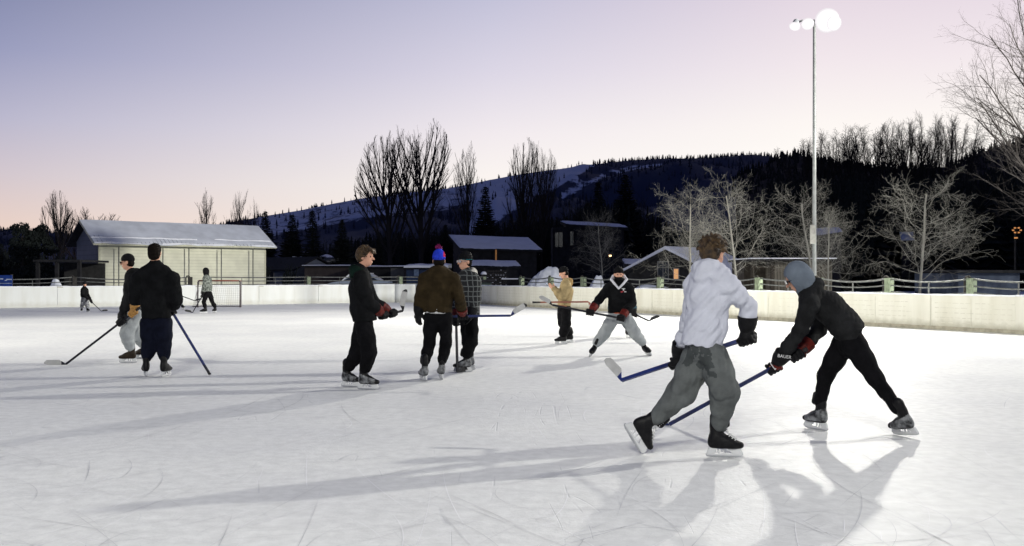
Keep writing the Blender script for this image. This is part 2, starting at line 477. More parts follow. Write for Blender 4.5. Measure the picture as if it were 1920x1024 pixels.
    if o.get('hem_mat'):
        W = SDF(vx); W.fchain([hem-up*.0, hem-up*.035], [.178*s*jw,.17*s*jw], [.13*s*jd,.125*s*jd], lat, .01)
        W.cut(hem-up*.05, -up); W.build('shirt_hem', o['hem_mat'], root)
    # ---- trousers
    R = SDF(vx)
    lg = o.get('legs', (.1,.08,.075,.055))
    R.fchain([hem+up*.01, P['hipa']*.5+P['hipb']*.5-up*.01], [.15*s*min(jw,1.05),.16*s*min(jw,1.05)], [.1*s,.115*s], lat, .05)
    for q in 'ab':
        i = 'ab'.index(q)
        if feet[i] is None: continue
        kn = P['kn'+q]; an = P['ank'+q]; d = nrm(kn-an); cuff = an+nrm(feet[i][2]+d)*.075*s
        hp = P['hip'+q]
        R.chain([hp, hp*.5+kn*.5, kn, kn*.5+cuff*.5, cuff+d*.03*s, cuff], [lg[0]*s, (lg[0]*.55+lg[1]*.45)*s, lg[1]*s, lg[2]*s, (lg[2]*.4+lg[3]*.6)*s, lg[3]*s], .035)
    R.noise = o.get('pfold', (.009, 20, 11, .7))
    R.build('trousers', o['bot'], root, o.get('botmats'), o.get('botf') and (lambda fc: o['botf'](fc, P)))
    # ---- gloves
    gl = o.get('glove')
    if gl:
        for q in 'ab':
            if gl.get(q) is None: continue
            gm, cm = gl[q]; w = P['wr'+q]; d = nrm(w-P['el'+q])
            G = SDF(max(.006, vx*.55))
            if wr[q][0] == 'grip': grip_prims(G, w, wr[q][1], wr[q][2], s*1.08, .013)
            else: hand_prims(G, w, wr[q][1], wr[q][2], wr[q][3], wr[q][4], s*1.08, .011)
            if isinstance(gm, tuple):
                wn = np.array(w+d*.035); dn = np.array(d)
                g = G.build('glove', None, root, list(gm), lambda fc: ((fc-wn)@dn < .045).astype(int))
            else: g = G.build('glove', gm, root)
            C = SDF(max(.006, vx*.55)); C.chain([w-d*.075*s, w-d*.02*s, w+d*.03*s], [.082*s,.07*s,.056*s], .02)
            C.cap(w-d*.2*s, w-d*.082*s, .062*s, .062*s, .006, sub=True)
            C.cut(w-d*.08*s, -d); C.build('cuff', cm, g)
    # ---- skates
    for i, fa in enumerate(feet):
        if fa: skate(root, fa[0], fa[1], fa[2], o['boot'], s, max(.008, vx*.8), o.get('laces', False))
    # ---- head wear and hair
    r_, f_, u_ = up_axes(hf, hu)
    hat = o.get('hat')
    if hat:
        Q = SDF(vx*.7); Q.ell(hc-u_*.015*s-f_*.04*s, (r_, f_, u_), (.08*s,.066*s,.072*s), .02); Q.noise = (.004, 70, 3, 1); Q.build('hair', o.get('nape', MATS["hair_dark"]), root)
        Hh = SDF(vx*.7)
        Hh.ell(hc+u_*.048*s-f_*.012*s, (r_, f_, u_), (.09*s,.108*s,(.1 if not o.get('tallhat') else .12)*s), .02)
        Hh.cut(hc+u_*.02*s, -nrm(u_+f_*-.1))
        Hh.noise = (.002, 60, 9, .3)
        hh = Hh.build('beanie', hat, root, o.get('hatmats'), o.get('hatf') and (lambda fc: o['hatf'](fc, hc)))
        if o.get('brim'):
            Q = SDF(vx*.7); Q.ell(hc+u_*.035*s-f_*.012*s, (r_, f_, u_), (.0935*s,.111*s,.018*s), .01)
            Q.build('beanie_band', o['brim'], hh)
        if o.get('pom'):
            Q = SDF(.008); rr = random.Random(4); pc = hc+u_*.185*s-r_*.008
            Q.ell(pc, (r_, f_, u_), (.032,.032,.032), .01)
            for _ in range(26):
                dv = V((rr.gauss(0,1), rr.gauss(0,1), rr.gauss(0,1))).normalized(); Q.cap(pc, pc+dv*.045, .012, .009, .008)
            Q.build('pompom', o['pom'], hh)
    if o.get('hair'):
        hair(root, hc, r_, f_, u_, o['hair'], o.get('hairkind', 'short'), s, vx)
    if o.get('gaiter'):
        Q = SDF(vx*.7); Q.ell(hc+f_*.028*s-u_*.075*s, (r_, f_, u_), (.072*s,.078*s,.06*s), .02)
        Q.cap(hc-u_*.08*s, P['neck'], .068*s, .075*s, .03); Q.cut(hc-u_*.035*s, u_); Q.build('neck_gaiter', o['gaiter'], root)
    if o.get('specs'):
        b = MB()
        for q in (-1,1): b.box(hc+(r_*.034*q+f_*.102+u_*.006)*s, (r_, f_, u_), (.027*s,.005*s,.017*s))
        for q in (-1,1): b.box(hc+(r_*.079*q+f_*.045+u_*.01)*s, (r_, f_, u_), (.002,.055*s,.003*s))
        b.build('sunglasses', o['specs'], root)
    return root, P
def hair(root, hc, r, f, u, m, kind, s, vx):
    Q = SDF(max(.006, vx*.6)); rr = random.Random(12)
    if kind == 'short':
        Q.ell(hc+u*.045*s-f*.022*s, (r, f, u), (.087*s,.1*s,.088*s), .02)
        Q.ell(hc-u*.025*s-f*.045*s, (r, f, u), (.082*s,.068*s,.082*s), .03)
        Q.noise = (.006, 70, 3, 1); Q.build('hair', m, root); return
    big = kind == 'curly'
    Q.ell(hc+u*.05*s-f*.025*s, (r, f, u), (.09*s,.1*s,.085*s), .02)
    Q.ell(hc+u*.0*s-f*.05*s, (r, f, u), (.088*s,.07*s,.075*s), .03)
    for _ in range(150 if big else 110):
        th = rr.uniform(0, 6.283); z = rr.uniform(-.35, 1)
        dv = r*math.cos(th)*math.sqrt(max(0,1-z*z))+f*math.sin(th)*math.sqrt(max(0,1-z*z))+u*z
        if dv.dot(f) > .35 and z < .45: continue
        base = hc+u*.04*s-f*.02*s
        p = base+V(dv)*.086*s; sw = (f*.8+u*.15+r*rr.uniform(-.5,.5)) if not big else (f*.35+r*.35+u*.3+V((rr.gauss(0,.6),rr.gauss(0,.6),rr.gauss(0,.6))))
        q = p+(V(dv)*.5+sw*.7).normalized()*rr.uniform(.02,.038)*s
        t = q+(V(dv)*.1+sw*.7-u*.6).normalized()*rr.uniform(.015,.032)*s
        Q.cap(p, q, .016*s, .011*s, .006); Q.cap(q, t, .011*s, .004*s, .004)
    if not big:      # fringe swept forward
        for i in range(14):
            x = -.06+.12*i/13
            p = hc+(r*x*.9+f*.06+u*.1)*s; q = hc+(r*x+f*.105+u*(.085+rr.uniform(-.01,.015)))*s; t = hc+(r*(x*1.02+rr.uniform(-.01,.01))+f*.118+u*rr.uniform(.03,.055))*s
            Q.cap(p, q, .018*s, .013*s, .006); Q.cap(q, t, .013*s, .004*s, .004)
    Q.noise = (.0025, 90, 3, 1)
    Q.build('hair', m, root)
# ------------------------------------------------------------------ the cast
def cloth(name, c, var=.25, bump=.35, **k): return mat(name, (*c,1), rough=.9, var=var, nscale=k.pop('ns',9), bump=bump, bscale=k.pop('bs',45), spec=.08, **k)
C_WHITE = cloth('hoodie_white', (.53,.545,.62), .04)
C_GREYP = cloth('sweatpants_grey', (.1,.108,.108), .18)
C_WET = cloth('sweatpants_wet', (.052,.058,.059), .15)
C_LGREY = cloth('sweatpants_light', (.3,.32,.33), .1)
C_K1 = cloth('jacket_black', (.0062,.0066,.0074), .3)
C_K2 = cloth('jacket_charcoal', (.014,.0145,.0155), .3)
C_KP = cloth('trousers_black', (.0045,.0045,.0055), .3)
C_NAVY = cloth('trousers_navy', (.0048,.006,.0135), .3)
C_GREEN = cloth('hood_dark_green', (.004,.012,.009), .3)
C_BROWN = cloth('hoodie_brown', (.027,.019,.009), .25)
C_BLUEH = cloth('beanie_blue', (.02,.045,.5), .2, ns=40)
C_REDH = cloth('beanie_red', (.4,.015,.05), .2)
C_POM = cloth('pompom_purple', (.13,.01,.06), .5, ns=60)
C_BK = cloth('beanie_black', (.006,.006,.007), .3)
C_TEAL = cloth('band_teal', (.02,.16,.2), .2)
C_CREAM = cloth('hood_cream', (.5,.48,.44), .08)
C_TAN = cloth('jacket_tan', (.3,.23,.12), .15)
C_TAND = cloth('hood_tan', (.32,.21,.09), .2)
C_OR = cloth('hem_orange', (.45,.1,.04), .2)
C_WHEM = cloth('hem_white', (.6,.6,.6), .1)
C_BG = cloth('hood_bluegrey', (.13,.155,.19), .12)
C_CAMO = mat('jacket_pattern', (.2,.22,.2,1), rough=.9, color2=(.02,.025,.022,1), nscale=22, bump=.2)
C_CAMO2 = mat('snow_pants_pattern', (.3,.31,.33,1), rough=.9, color2=(.05,.05,.06,1), nscale=16, bump=.2)
C_HAIR1 = mat('hair_light_brown', (.085,.05,.02,1), rough=.6, color2=(.018,.010,.005,1), nscale=24, bump=.6, bscale=110, spec=.35)
C_HAIR2 = mat('hair_dark', (.007,.0048,.0036,1), rough=.75, spec=.08, var=.3, nscale=30, bump=.5, bscale=110)
C_TL = cloth('jacket_teal', (.03,.065,.085), .2)
WHITEP = mat('print_white', (.6,.6,.6,1), rough=.7, var=.1, bump=0)
REDP = mat('print_red', (.4,.04,.05,1), rough=.7, var=.1, bump=0)
# plaid
def plaid():
    m = bpy.data.materials.new('jacket_plaid'); m.use_nodes = True
    nt = m.node_tree; N = nt.nodes; L = nt.links; b = N['Principled BSDF']; b.inputs['Roughness'].default_value = .9
    tc = N.new('ShaderNodeTexCoord'); nz = N.new('ShaderNodeTexNoise'); nz.inputs['Scale'].default_value = 5
    L.new(tc.outputs['Object'], nz.inputs['Vector'])
    ad = N.new('ShaderNodeVectorMath'); ad.operation = 'MULTIPLY_ADD'; ad.inputs[1].default_value = (.05,.05,.05)
    L.new(nz.outputs['Color'], ad.inputs[0]); L.new(tc.outputs['Object'], ad.inputs[2])
    sp = N.new('ShaderNodeSeparateXYZ'); L.new(ad.outputs[0], sp.inputs[0])
    xy = N.new('ShaderNodeMath'); xy.operation = 'MULTIPLY_ADD'; xy.inputs[1].default_value = .55
    L.new(sp.outputs['Y'], xy.inputs[0]); L.new(sp.outputs['X'], xy.inputs[2])
    outs = []
    for src, sc in ((xy.outputs[0], 15.), (sp.outputs['Z'], 13.)):
        a = N.new('ShaderNodeMath'); a.operation = 'MULTIPLY'; a.inputs[1].default_value = sc; L.new(src, a.inputs[0])
        f = N.new('ShaderNodeMath'); f.operation = 'FRACT'; L.new(a.outputs[0], f.inputs[0])
        g = N.new('ShaderNodeMath'); g.operation = 'LESS_THAN'; g.inputs[1].default_value = .17; L.new(f.outputs[0], g.inputs[0]); outs.append(g.outputs[0])
    s_ = N.new('ShaderNodeMath'); s_.operation = 'MAXIMUM'; L.new(outs[0], s_.inputs[0]); L.new(outs[1], s_.inputs[1])
    mx = N.new('ShaderNodeMix'); mx.data_type = 'RGBA'; mx.inputs[6].default_value = (.007,.008,.009,1); mx.inputs[7].default_value = (.11,.12,.12,1)
    L.new(s_.outputs[0], mx.inputs[0]); L.new(mx.outputs[2], b.inputs['Base Color']); return m
C_PLAID = plaid()

def stain(fc, spots):
    n = np.array([mnoise.noise(V(c)*17)+.5*mnoise.noise(V(c)*41) for c in fc.tolist()]); r_ = np.zeros(len(fc), dtype=bool)
    for px, py, wx, wz in spots:
        c = at(px, py, 7.85); q = np.sqrt(((fc[:,0]-c.x)/wx)**2+((fc[:,2]-c.z)/wz)**2); r_ |= (q+.75*n < .85) & (fc[:,1] < 7.95)
    return r_.astype(int)
# --- foreground skater in the white hoodie
D = 7.95
B12 = at(1166,713,8.75); A12 = at(1414,630,7.93)
st12, ax = hockey_stick('blue hockey stick with white taped blade held by the skater in the white hoodie', A12, B12, at(1142,686,8.95)-B12, STICK_B, TAPE_W, blen=.3)
gA = A12+ax*.07
root12, P12 = person('skater in white hoodie and baggy grey sweatpants striding to the right with back turned', dict(
    head=(1338,476,.0), neck=(1331,508,.0), chest=(1329,556,0), waist=(1322,612,0), pelvis=(1316,650,0), hem=(1315,640,0),
    sha=(1366,537,-.11), ela=(1403,574,-.02), shb=(1303,540,.11), elb=(1292,600,.22),
    hipa=(1337,668,-.06), kna=(1358,733,-.12), hipb=(1308,668,.06), knb=(1279,736,.06)), D, dict(
    tf=(.55,.83,0), hf=(.72,.66,-.12), vox=.0085, top=C_WHITE, top_name='hoodie', hood='down', fold=(.017,19,33,.25,(.55,0,.8)), pfold=(.016,19,8,.25,(.15,0,1)),
    jw=.86, jd=.95, sleeve=(.07,.058,.044), bot=C_GREYP, legs=(.11,.107,.078,.05), botmats=[C_GREYP, C_WET],
    botf=lambda fc, P: stain(fc, ((1322,672,.055,.11),(1290,668,.06,.08),(1332,700,.035,.03),(1304,655,.03,.05))),
    feet=dict(a=dict(g=ground(1358,858), f=(.97,-.1,0)), b=dict(g=at(1184,825,8.05), f=(.52,.1,-.86), u=(.86,0,.52))),
    grip=dict(a=(gA, ax), b=(A12+(B12-A12)*.56, ax)), glove=dict(a=(GLOVE_K,GLOVE_K), b=(GLOVE_K,GLOVE_K)),
    boot=BOOT_K, laces=True, hair=C_HAIR1, hairkind='curly'))
b = MB()
for ch in root12.children:
    if ch.name.startswith('skate'):
        pass
# --- foreground skater in the black jacket
D = 9.1
g13 = ground(1255,798); A13 = at(1512,655,9.12); 
st13, ax = hockey_stick('blue hockey stick reaching to the ice from the gloves of the bent over skater', A13, g13+V((0,0,.012)), V((-1,.15,0)), STICK_B, TAPE_W, blen=.28)
gl_ = (g13-A13).length
root13, P13 = person('bent over skater in black jacket with blue grey hood up, reaching with a stick', dict(
    head=(1494,521,.0), neck=(1518,550,.0), chest=(1552,575,0), waist=(1582,606,0), pelvis=(1600,630,0), hem=(1594,622,0),
    sha=(1518,572,-.16), ela=(1502,617,-.12), shb=(1532,566,.18), elb=(1536,618,.22),
    hipa=(1602,645,-.08), kna=(1640,708,-.1), hipb=(1582,645,.1), knb=(1548,705,.14)), D, dict(
    tf=(-.72,.25,-.62), hf=(-.86,.12,-.5), hu=(-.45,.05,.89), vox=.0095, top=C_K2, hood='down', hood_up=True, hood_mat=C_BG, fold=(.008,36,9,.15,(.3,.9,-.2)),
    jw=.95, jd=1.02, sleeve=(.076,.062,.052), bot=C_KP, legs=(.108,.072,.056,.046), pfold=(.005,24,5,.5),
    feet=dict(b=dict(g=ground(1530,806), f=(-.5,.86,0)), a=dict(g=at(1700,816,8.95), f=(-.45,.87,-.12), u=(-.42,-.1,.9))),
    grip=dict(b=(A13+ax*.1, ax), a=(A13+ax*.34, ax)), glove=dict(a=((GLOVE_K,GLOVE_R),GLOVE_K), b=((GLOVE_K,GLOVE_R),GLOVE_R)),
    boot=(BOOT_G,BOOT_K), specs=EYE, eyes=True))
# glove back panels and lettering of the near glove
def text_mesh(name, s_, size, org, xa, ya, m, parent, ext=.002):
    cu = bpy.data.curves.new(name, 'FONT'); cu.body = s_; cu.size = size; cu.extrude = ext; cu.align_x = 'CENTER'; cu.align_y = 'CENTER'
    cu.resolution_u = 2
    to = bpy.data.objects.new(name, cu); col.objects.link(to)
    dg = bpy.context.evaluated_depsgraph_get(); me = bpy.data.meshes.new_from_object(to.evaluated_get(dg))
    bpy.data.objects.remove(to); bpy.data.curves.remove(cu)
    xa = nrm(xa); ya = nrm(V(ya)-xa*V(ya).dot(xa)); za = xa.cross(ya)
    vs = [V(org)+xa*v.co.x+ya*v.co.y+za*v.co.z for v in me.vertices]; fs = [list(p.vertices) for p in me.polygons]
    bpy.data.meshes.remove(me)
    return link(name, vs, fs, m, parent)
wa = P13['wra']; dd_ = nrm(wa-P13['ela'])
cuff = [c for g in root13.children if g.name.startswith('glove') for c in g.children][0]
text_mesh('lettering', 'BAUER', .042, wa-dd_*.045+V((-.0,-.088,.0)), V((1,0,0))+V((0,0,-.14)), V((0,0,1)), WHITEP, cuff)
gv = [g for g in root13.children if g.name.startswith('glove')][0]
b = MB(); c0 = (A13+ax*.34)+V((-.005,-.045,.02))
b.prism([c0+V((-.045,-.02,.03)), c0+V((0,-.02,-.03)), c0+V((.045,-.02,.035)), c0+V((.045,-.02,.024)), c0+V((0,-.02,-.042)), c0+V((-.045,-.02,.018))], V((0,-.004,0)))
b.build('chevron', WHITEP, gv)

# --- curly haired player in profile
D = 12.7
A6 = at(712,592,12.72); B6 = at(755,583,13.3)
st6, ax = hockey_stick('hockey stick with upright white blade held out by the player with light brown hair', A6, B6, V((.2,.02,1)), STICK_K, TAPE_W, TAPE_K, blen=.29, wd=(-1,.15,0))
person('young player with light brown hair in black jacket seen in profile facing right', dict(
    head=(685,482,.0), neck=(675,509,.0), chest=(677,540,0), waist=(680,578,0), pelvis=(683,606,0), hem=(684,597,0),
    sha=(677,530,-.15), ela=(690,566,-.17), shb=(684,530,.16), elb=(699,566,.2),
    hipa=(683,612,-.08), kna=(692,660,-.14), hipb=(680,612,.1), knb=(670,662,.06)), D, dict(
    tf=(.93,.25,0), hf=(.97,-.16,0), vox=.011, top=C_K1, hood='downsep', hood_mat=C_GREEN, fold=(.010,20,4,.3),
    jw=1.0, jd=1.12, sleeve=(.085,.072,.055), bot=C_KP, legs=(.112,.096,.08,.054),
    feet=dict(a=dict(g=ground(690,731), f=(.95,-.25,0)), b=dict(g=ground(657,726), f=(.85,-.4,0))),
    grip=dict(a=(A6+ax*.09, ax), b=(A6+ax*.33, ax)), glove=dict(a=(GLOVE_K,GLOVE_R), b=(GLOVE_K,GLOVE_R)),
    boot=(BOOT_G,BOOT_K), hair=C_HAIR1, hairkind='sweep', eyes=True))

# --- brown hoodie with pompom beanie
D = 13.8
B7 = at(957,592,14.25); A7 = at(778,594,14.0)
st7, ax = hockey_stick('dark blue hockey stick held level across the hips of the brown hoodie player', A7, B7, V((.26,.05,.14)), STICK_B, TAPE_W, TAPE_K, blen=.29)
person('player in brown hoodie and blue pompom beanie standing with back turned', dict(
    head=(823,489,.0), neck=(823,510,.0), chest=(823,535,0), waist=(822,562,0), pelvis=(821,588,0), hem=(821,581,0),
    sha=(850,524,0), ela=(861,556,-.02), shb=(797,524,0), elb=(788,558,-.0), wrb=(785,584,.02),
    hipa=(835,594,0), kna=(836,643,.03), hipb=(808,594,0), knb=(805,643,.03)), D, dict(
    tf=(0,1,0), hf=(-.1,1,0), vox=.011, top=C_BROWN, top_name='hoodie', hood='down', fold=(.011,20,14,.25), hem_mat=C_WHEM,
    jw=1.03, jd=1.0, sleeve=(.085,.07,.055), bot=C_KP, legs=(.095,.078,.072,.055), glove=dict(a=(GLOVE_K,GLOVE_R), b=(GLOVE_K,GLOVE_K)),
    feet=dict(a=dict(g=ground(827,711), f=(-.25,.97,0)), b=dict(g=ground(794,714), f=(-.4,.9,0))),
    grip=dict(a=(A7+(B7-A7)*.5, ax)), hang=dict(b=(V((-.1,0,-1)), V((.5,.8,0)), V((1,0,0)), .5)),
    boot=(BOOT_G,BOOT_K), hat=C_BLUEH, tallhat=True, pom=C_POM, brim=C_BK, hatmats=[C_BLUEH, C_REDH],
    hatf=lambda fc, hc: ((fc[:,0] > hc.x+.066) & (fc[:,2] > hc.z+.05) & (fc[:,2] < hc.z+.14)).astype(int)))


# --- plaid jacket
D = 14.9
A8 = at(855,592,14.6); g8 = ground(863,690)
st8, ax = hockey_stick('dark hockey stick standing upright beside the plaid jacket player', A8, V((g8.x,14.75,.02)), V((.6,.6,0)), STICK_K, TAPE_K)
person('player in black and white plaid jacket and black beanie turned to the left', dict(
    head=(872,491,.0), neck=(877,513,.0), chest=(879,538,0), waist=(880,565,0), pelvis=(880,592,0), hem=(880,588,0),
    sha=(891,527,-.08), ela=(893,560,-.1), shb=(864,527,.1), elb=(857,560,.02), wra=(884,588,-.18),
    hipa=(884,597,-.03), kna=(885,642,-.06), hipb=(874,597,.06), knb=(877,642,.03)), D, dict(
    tf=(-.8,-.55,0), hf=(-.86,-.5,0), vox=.0115, top=C_PLAID, hood='downsep', hood_mat=C_CREAM, fold=(.008,18,24,.7),
    jw=.98, jd=1.05, sleeve=(.082,.07,.055), bot=C_KP, legs=(.1,.08,.075,.062), glove=dict(b=(GLOVE_K,GLOVE_R), a=(GLOVE_K,GLOVE_K)),
    feet=dict(a=dict(g=ground(868,698), f=(-.97,-.2,0)), b=dict(g=ground(874,694), f=(-.95,-.1,0))),
    grip=dict(b=(A8+ax*.08, ax)), hang=dict(a=(V((-.3,-.2,-1)), V((-1,0,.2)), V((-.3,-1,0)), .5)),
    boot=(BOOT_G,BOOT_K), hat=C_BK, tallhat=True, brim=C_TEAL, eyes=True, specs=STEEL))

# --- tall player from behind
D = 14.2
B3 = at(303,552,14.5); A3 = V((*ground(393,704).xy, .02))
st3, ax = hockey_stick('blue hockey stick leaning with its end on the ice right of the tall player', A3, B3, V((-.8,.3,.5)), STICK_B, TAPE_W)
person('tall dark haired player in black hoodie and navy trousers standing with back turned', dict(
    head=(291,474,.0), neck=(291,499,.0), chest=(291,530,0), waist=(291,565,0), pelvis=(293,602,0), hem=(293,592,0),
    sha=(323,523,0), ela=(330,562,.02), shb=(259,523,0), elb=(253,560,.05),
    hipa=(307,607,0), kna=(307,648,.02), hipb=(279,607,0), knb=(281,648,.02)), D, dict(
    tf=(.1,1,0), hf=(.05,1,0), vox=.0115, top=C_K1, top_name='hoodie', fold=(.011,18,41,.3), s=1.04,
    jw=1.08, jd=1.0, sleeve=(.095,.085,.055), bot=C_NAVY, legs=(.118,.1,.085,.052),
    feet=dict(a=dict(g=ground(311,706), f=(.1,1,0)), b=dict(g=ground(273,706), f=(-.45,.89,0))),
    grip=dict(a=(A3+(B3-A3)*.8, ax), b=(A3+(B3-A3)*.95, ax)), glove=dict(a=(GLOVE_K,GLOVE_K), b=(GLOVE_K,GLOVE_K)),
    boot=BOOT_K, hair=C_HAIR2))

# --- player in the black beanie, facing left
D = 16.4
g2 = ground(124,684); A2 = at(262,577,16.12)
st2, ax = hockey_stick('dark hockey stick with pale blade stretched along the ice at the left', A2, V((g2.x, g2.y, .012)), V((-1,.0,0)), STICK_K, TAPE_W, blen=.34)
person('player in black beanie and light grey sweatpants facing left with tan glove', dict(
    head=(239,492,.0), neck=(247,514,.0), chest=(250,538,0), waist=(252,562,0), pelvis=(250,585,0), hem=(248,580,0),
    sha=(249,526,-.15), ela=(256,560,-.2), shb=(246,526,.15), elb=(238,560,.2),
    hipa=(252,590,-.08), kna=(238,625,-.1), hipb=(248,590,.1), knb=(258,628,.1)), D, dict(
    tf=(-.95,-.15,0), hf=(-.99,-.08,-.1), vox=.012, top=C_K1, hood='down', fold=(.010,16,51,.7),
    jw=.98, jd=1.08, sleeve=(.085,.072,.055), bot=C_LGREY, legs=(.115,.105,.088,.055), pfold=(.014,12,8,.8),
    feet=dict(a=dict(g=ground(240,681), f=(-1,-.05,0)), b=dict(g=ground(266,673), f=(-.97,.1,0))),
    grip=dict(a=(A2+ax*.14, ax), b=(A2+ax*.38, ax)), glove=dict(a=(GLOVE_T,GLOVE_T), b=(GLOVE_K,GLOVE_K)),
    boot=BOOT_B, hat=C_BK, specs=EYE, eyes=True))

# --- tan jacket player looking at a phone
D = 20.8
A9 = at(999,567,20.65); B9 = at(1103,566,20.5)
st9, ax = hockey_stick('reddish wooden hockey stick tucked level under the arm of the tan jacket player', A9, B9, V((.2,.0,-.17)), STICK_R, TAPE_W, blen=.26)
r9, P9 = person('player in tan hooded jacket and black snow trousers looking down at a phone', dict(
    head=(1057,512,.0), neck=(1062,529,.0), chest=(1062,545,0), waist=(1060,558,0), pelvis=(1058,575,0), hem=(1058,570,0),
    sha=(1062,537,-.16), ela=(1055,556,-.24), shb=(1058,537,.14), elb=(1050,556,.15), wra=(1038,542,-.2), wrb=(1040,541,.0),
    hipa=(1062,580,-.06), kna=(1062,606,-.09), hipb=(1054,580,.08), knb=(1055,606,.07)), D, dict(
    tf=(-.99,-.1,0), hf=(-.9,-.05,-.35), hu=(-.35,0,.93), vox=.014, top=C_TAN, hood='downsep', hood_mat=C_TAND, fold=(.009,20,61,.7), s=.94, hem_mat=C_OR,
    jw=1.0, jd=1.05, sleeve=(.085,.075,.055), bot=C_KP, legs=(.105,.1,.1,.098),
    feet=dict(a=dict(g=ground(1052,646), f=(-1,-.05,0)), b=dict(g=ground(1064,643), f=(-1,.05,0))),
    hang=dict(a=(V((-.6,.1,.6)), V((-.2,.9,.3)), V((.2,.2,1)), .35), b=(V((-.7,-.25,.5)), V((0,-.6,.5)), V((0,.2,1)), .3)),
    boot=BOOT_K, hat=C_BK))
c = at(1027,535,20.68)
ph = MB(); ph.box(c, (nrm((.75,.0,-.66)), (0,1,0), nrm((.66,0,.75))), (.075,.036,.004)); o_ = ph.build('phone', EYE)
o_.name = 'mobile_phone'; tag(o_, 'dark mobile phone in the hands of the player in the tan jacket', 'phone')
PHS = emit('phone_screen', (.5,.65,.9,1), 2.2)
b = MB(); b.box(c+V((.66,0,.75))*.0055, (nrm((.75,.0,-.66)), (0,1,0), nrm((.66,0,.75))), (.068,.031,.001)); b.build('screen', PHS, o_)

# --- wide stance player facing the camera
D = 17.8
A10 = at(1170,598,17.45); B10 = at(1036,572,17.6)
st10, ax = hockey_stick('black hockey stick with pale blade held level by the wide stance player', A10, B10, V((-.24,.0,.14)), STICK_K, TAPE_W, blen=.28)
r10, P10 = person('player in black jacket and pale sweatpants facing the camera in a wide stance', dict(
    head=(1160,515,.0), neck=(1160,533,.02), chest=(1160,549,0), waist=(1161,570,0), pelvis=(1161,588,0), hem=(1160,583,0),
    sha=(1141,541,0), ela=(1123,562,-.05), shb=(1180,541,0), elb=(1186,568,-.05),
    hipa=(1152,594,0), kna=(1133,625,-.05), hipb=(1171,594,0), knb=(1191,625,-.05)), D, dict(
    tf=(-.05,-1,0), hf=(.03,-1,-.05), vox=.0125, top=C_K1, fold=(.009,18,71,.7), gaiter=C_BK, hem_mat=C_OR,
    jw=1.03, jd=1.0, sleeve=(.083,.07,.055), bot=C_LGREY, legs=(.115,.1,.082,.058), pfold=(.012,14,18,.8), glove=dict(a=(GLOVE_K,GLOVE_R), b=(GLOVE_K,GLOVE_R)),
    feet=dict(a=dict(g=ground(1106,669), f=(-.25,-.95,0), u=(.42,0,.9)), b=dict(g=ground(1217,667), f=(.25,-.95,0), u=(-.42,0,.9))),
    grip=dict(b=(A10+ax*.06, ax), a=(A10+ax*.6, -ax)), boot=BOOT_K, hat=C_BK, eyes=True))
Q = SDF(.01); n_ = P10['neck']; y_ = n_.y
pts = [at(1160,541,y_-.17), at(1152,532,y_-.15), at(1146,524,y_-.09), at(1150,518,y_+.02), at(1160,516,y_+.1), at(1170,518,y_+.02), at(1175,524,y_-.09), at(1169,532,y_-.15), at(1160,541,y_-.17)]
Q.chain(pts, [.018,.02,.024,.028,.03,.028,.024,.02,.018], .01); Q.build('hood', cloth('hood_white', (.6,.6,.64), .06), r10)
b = MB(); e = at(1169,545,y_-.158)
# small embroidered badge on the chest
for (x0,x1,z0,z1,mi) in ((-.03,.03,.028,.04,0),(-.01,.012,.0,.028,0),(-.05,-.012,-.03,-.014,1),(.012,.05,-.028,-.014,0),(-.02,.02,-.012,-.004,1)):
    b.bx(e.x+x0, e.x+x1, e.y-.012, e.y+.012, e.z+z0, e.z+z1, mi)
b.build('badge', None, r10, mats=[WHITEP, REDP])

# --- teal jacket player stooping behind
D = 23.3
A11 = at(1190,590,23.1); B11 = at(1217,602,22.9)
st11, ax = hockey_stick('hockey stick with black blade sticking out right of the wide stance player', at(1172,581,23.25), B11, V((.23,.0,.11)), STICK_K, TAPE_K, blen=.27)
g11 = B11-ax*.42
person('stooping player in teal jacket mostly hidden behind the wide stance player', dict(
    head=(1166,541,-.1), neck=(1163,552,.02), chest=(1161,562,0.05), waist=(1160,576,.12), pelvis=(1160,586,.2), hem=(1160,583,.2),
    sha=(1176,562,0), ela=(1187,575,-.1), shb=(1148,562,0), elb=(1146,578,-.1), wrb=(1150,592,-.2),
    hipa=(1168,588,.2), kna=(1178,606,.0), hipb=(1152,588,.2), knb=(1143,606,0)), D, dict(
    tf=(.1,-.9,-.3), hf=(.2,-.9,-.3), vox=.016, top=C_TL, fold=(.008,18,81,.7), jw=.95, sleeve=(.08,.075,.055), bot=C_KP, legs=(.1,.08,.07,.055),
    feet=dict(a=dict(g=ground(1180,634), f=(.5,-.8,0)), b=dict(g=ground(1136,632), f=(-.3,-.9,0))),
    grip=dict(a=(A11, ax)), hang=dict(b=(V((0,-.2,-1)), V((0,-1,0)), V((1,0,0)), .4)), glove=dict(a=(GLOVE_K,GLOVE_K), b=(GLOVE_K,GLOVE_K)), boot=BOOT_K, hat=C_BK))

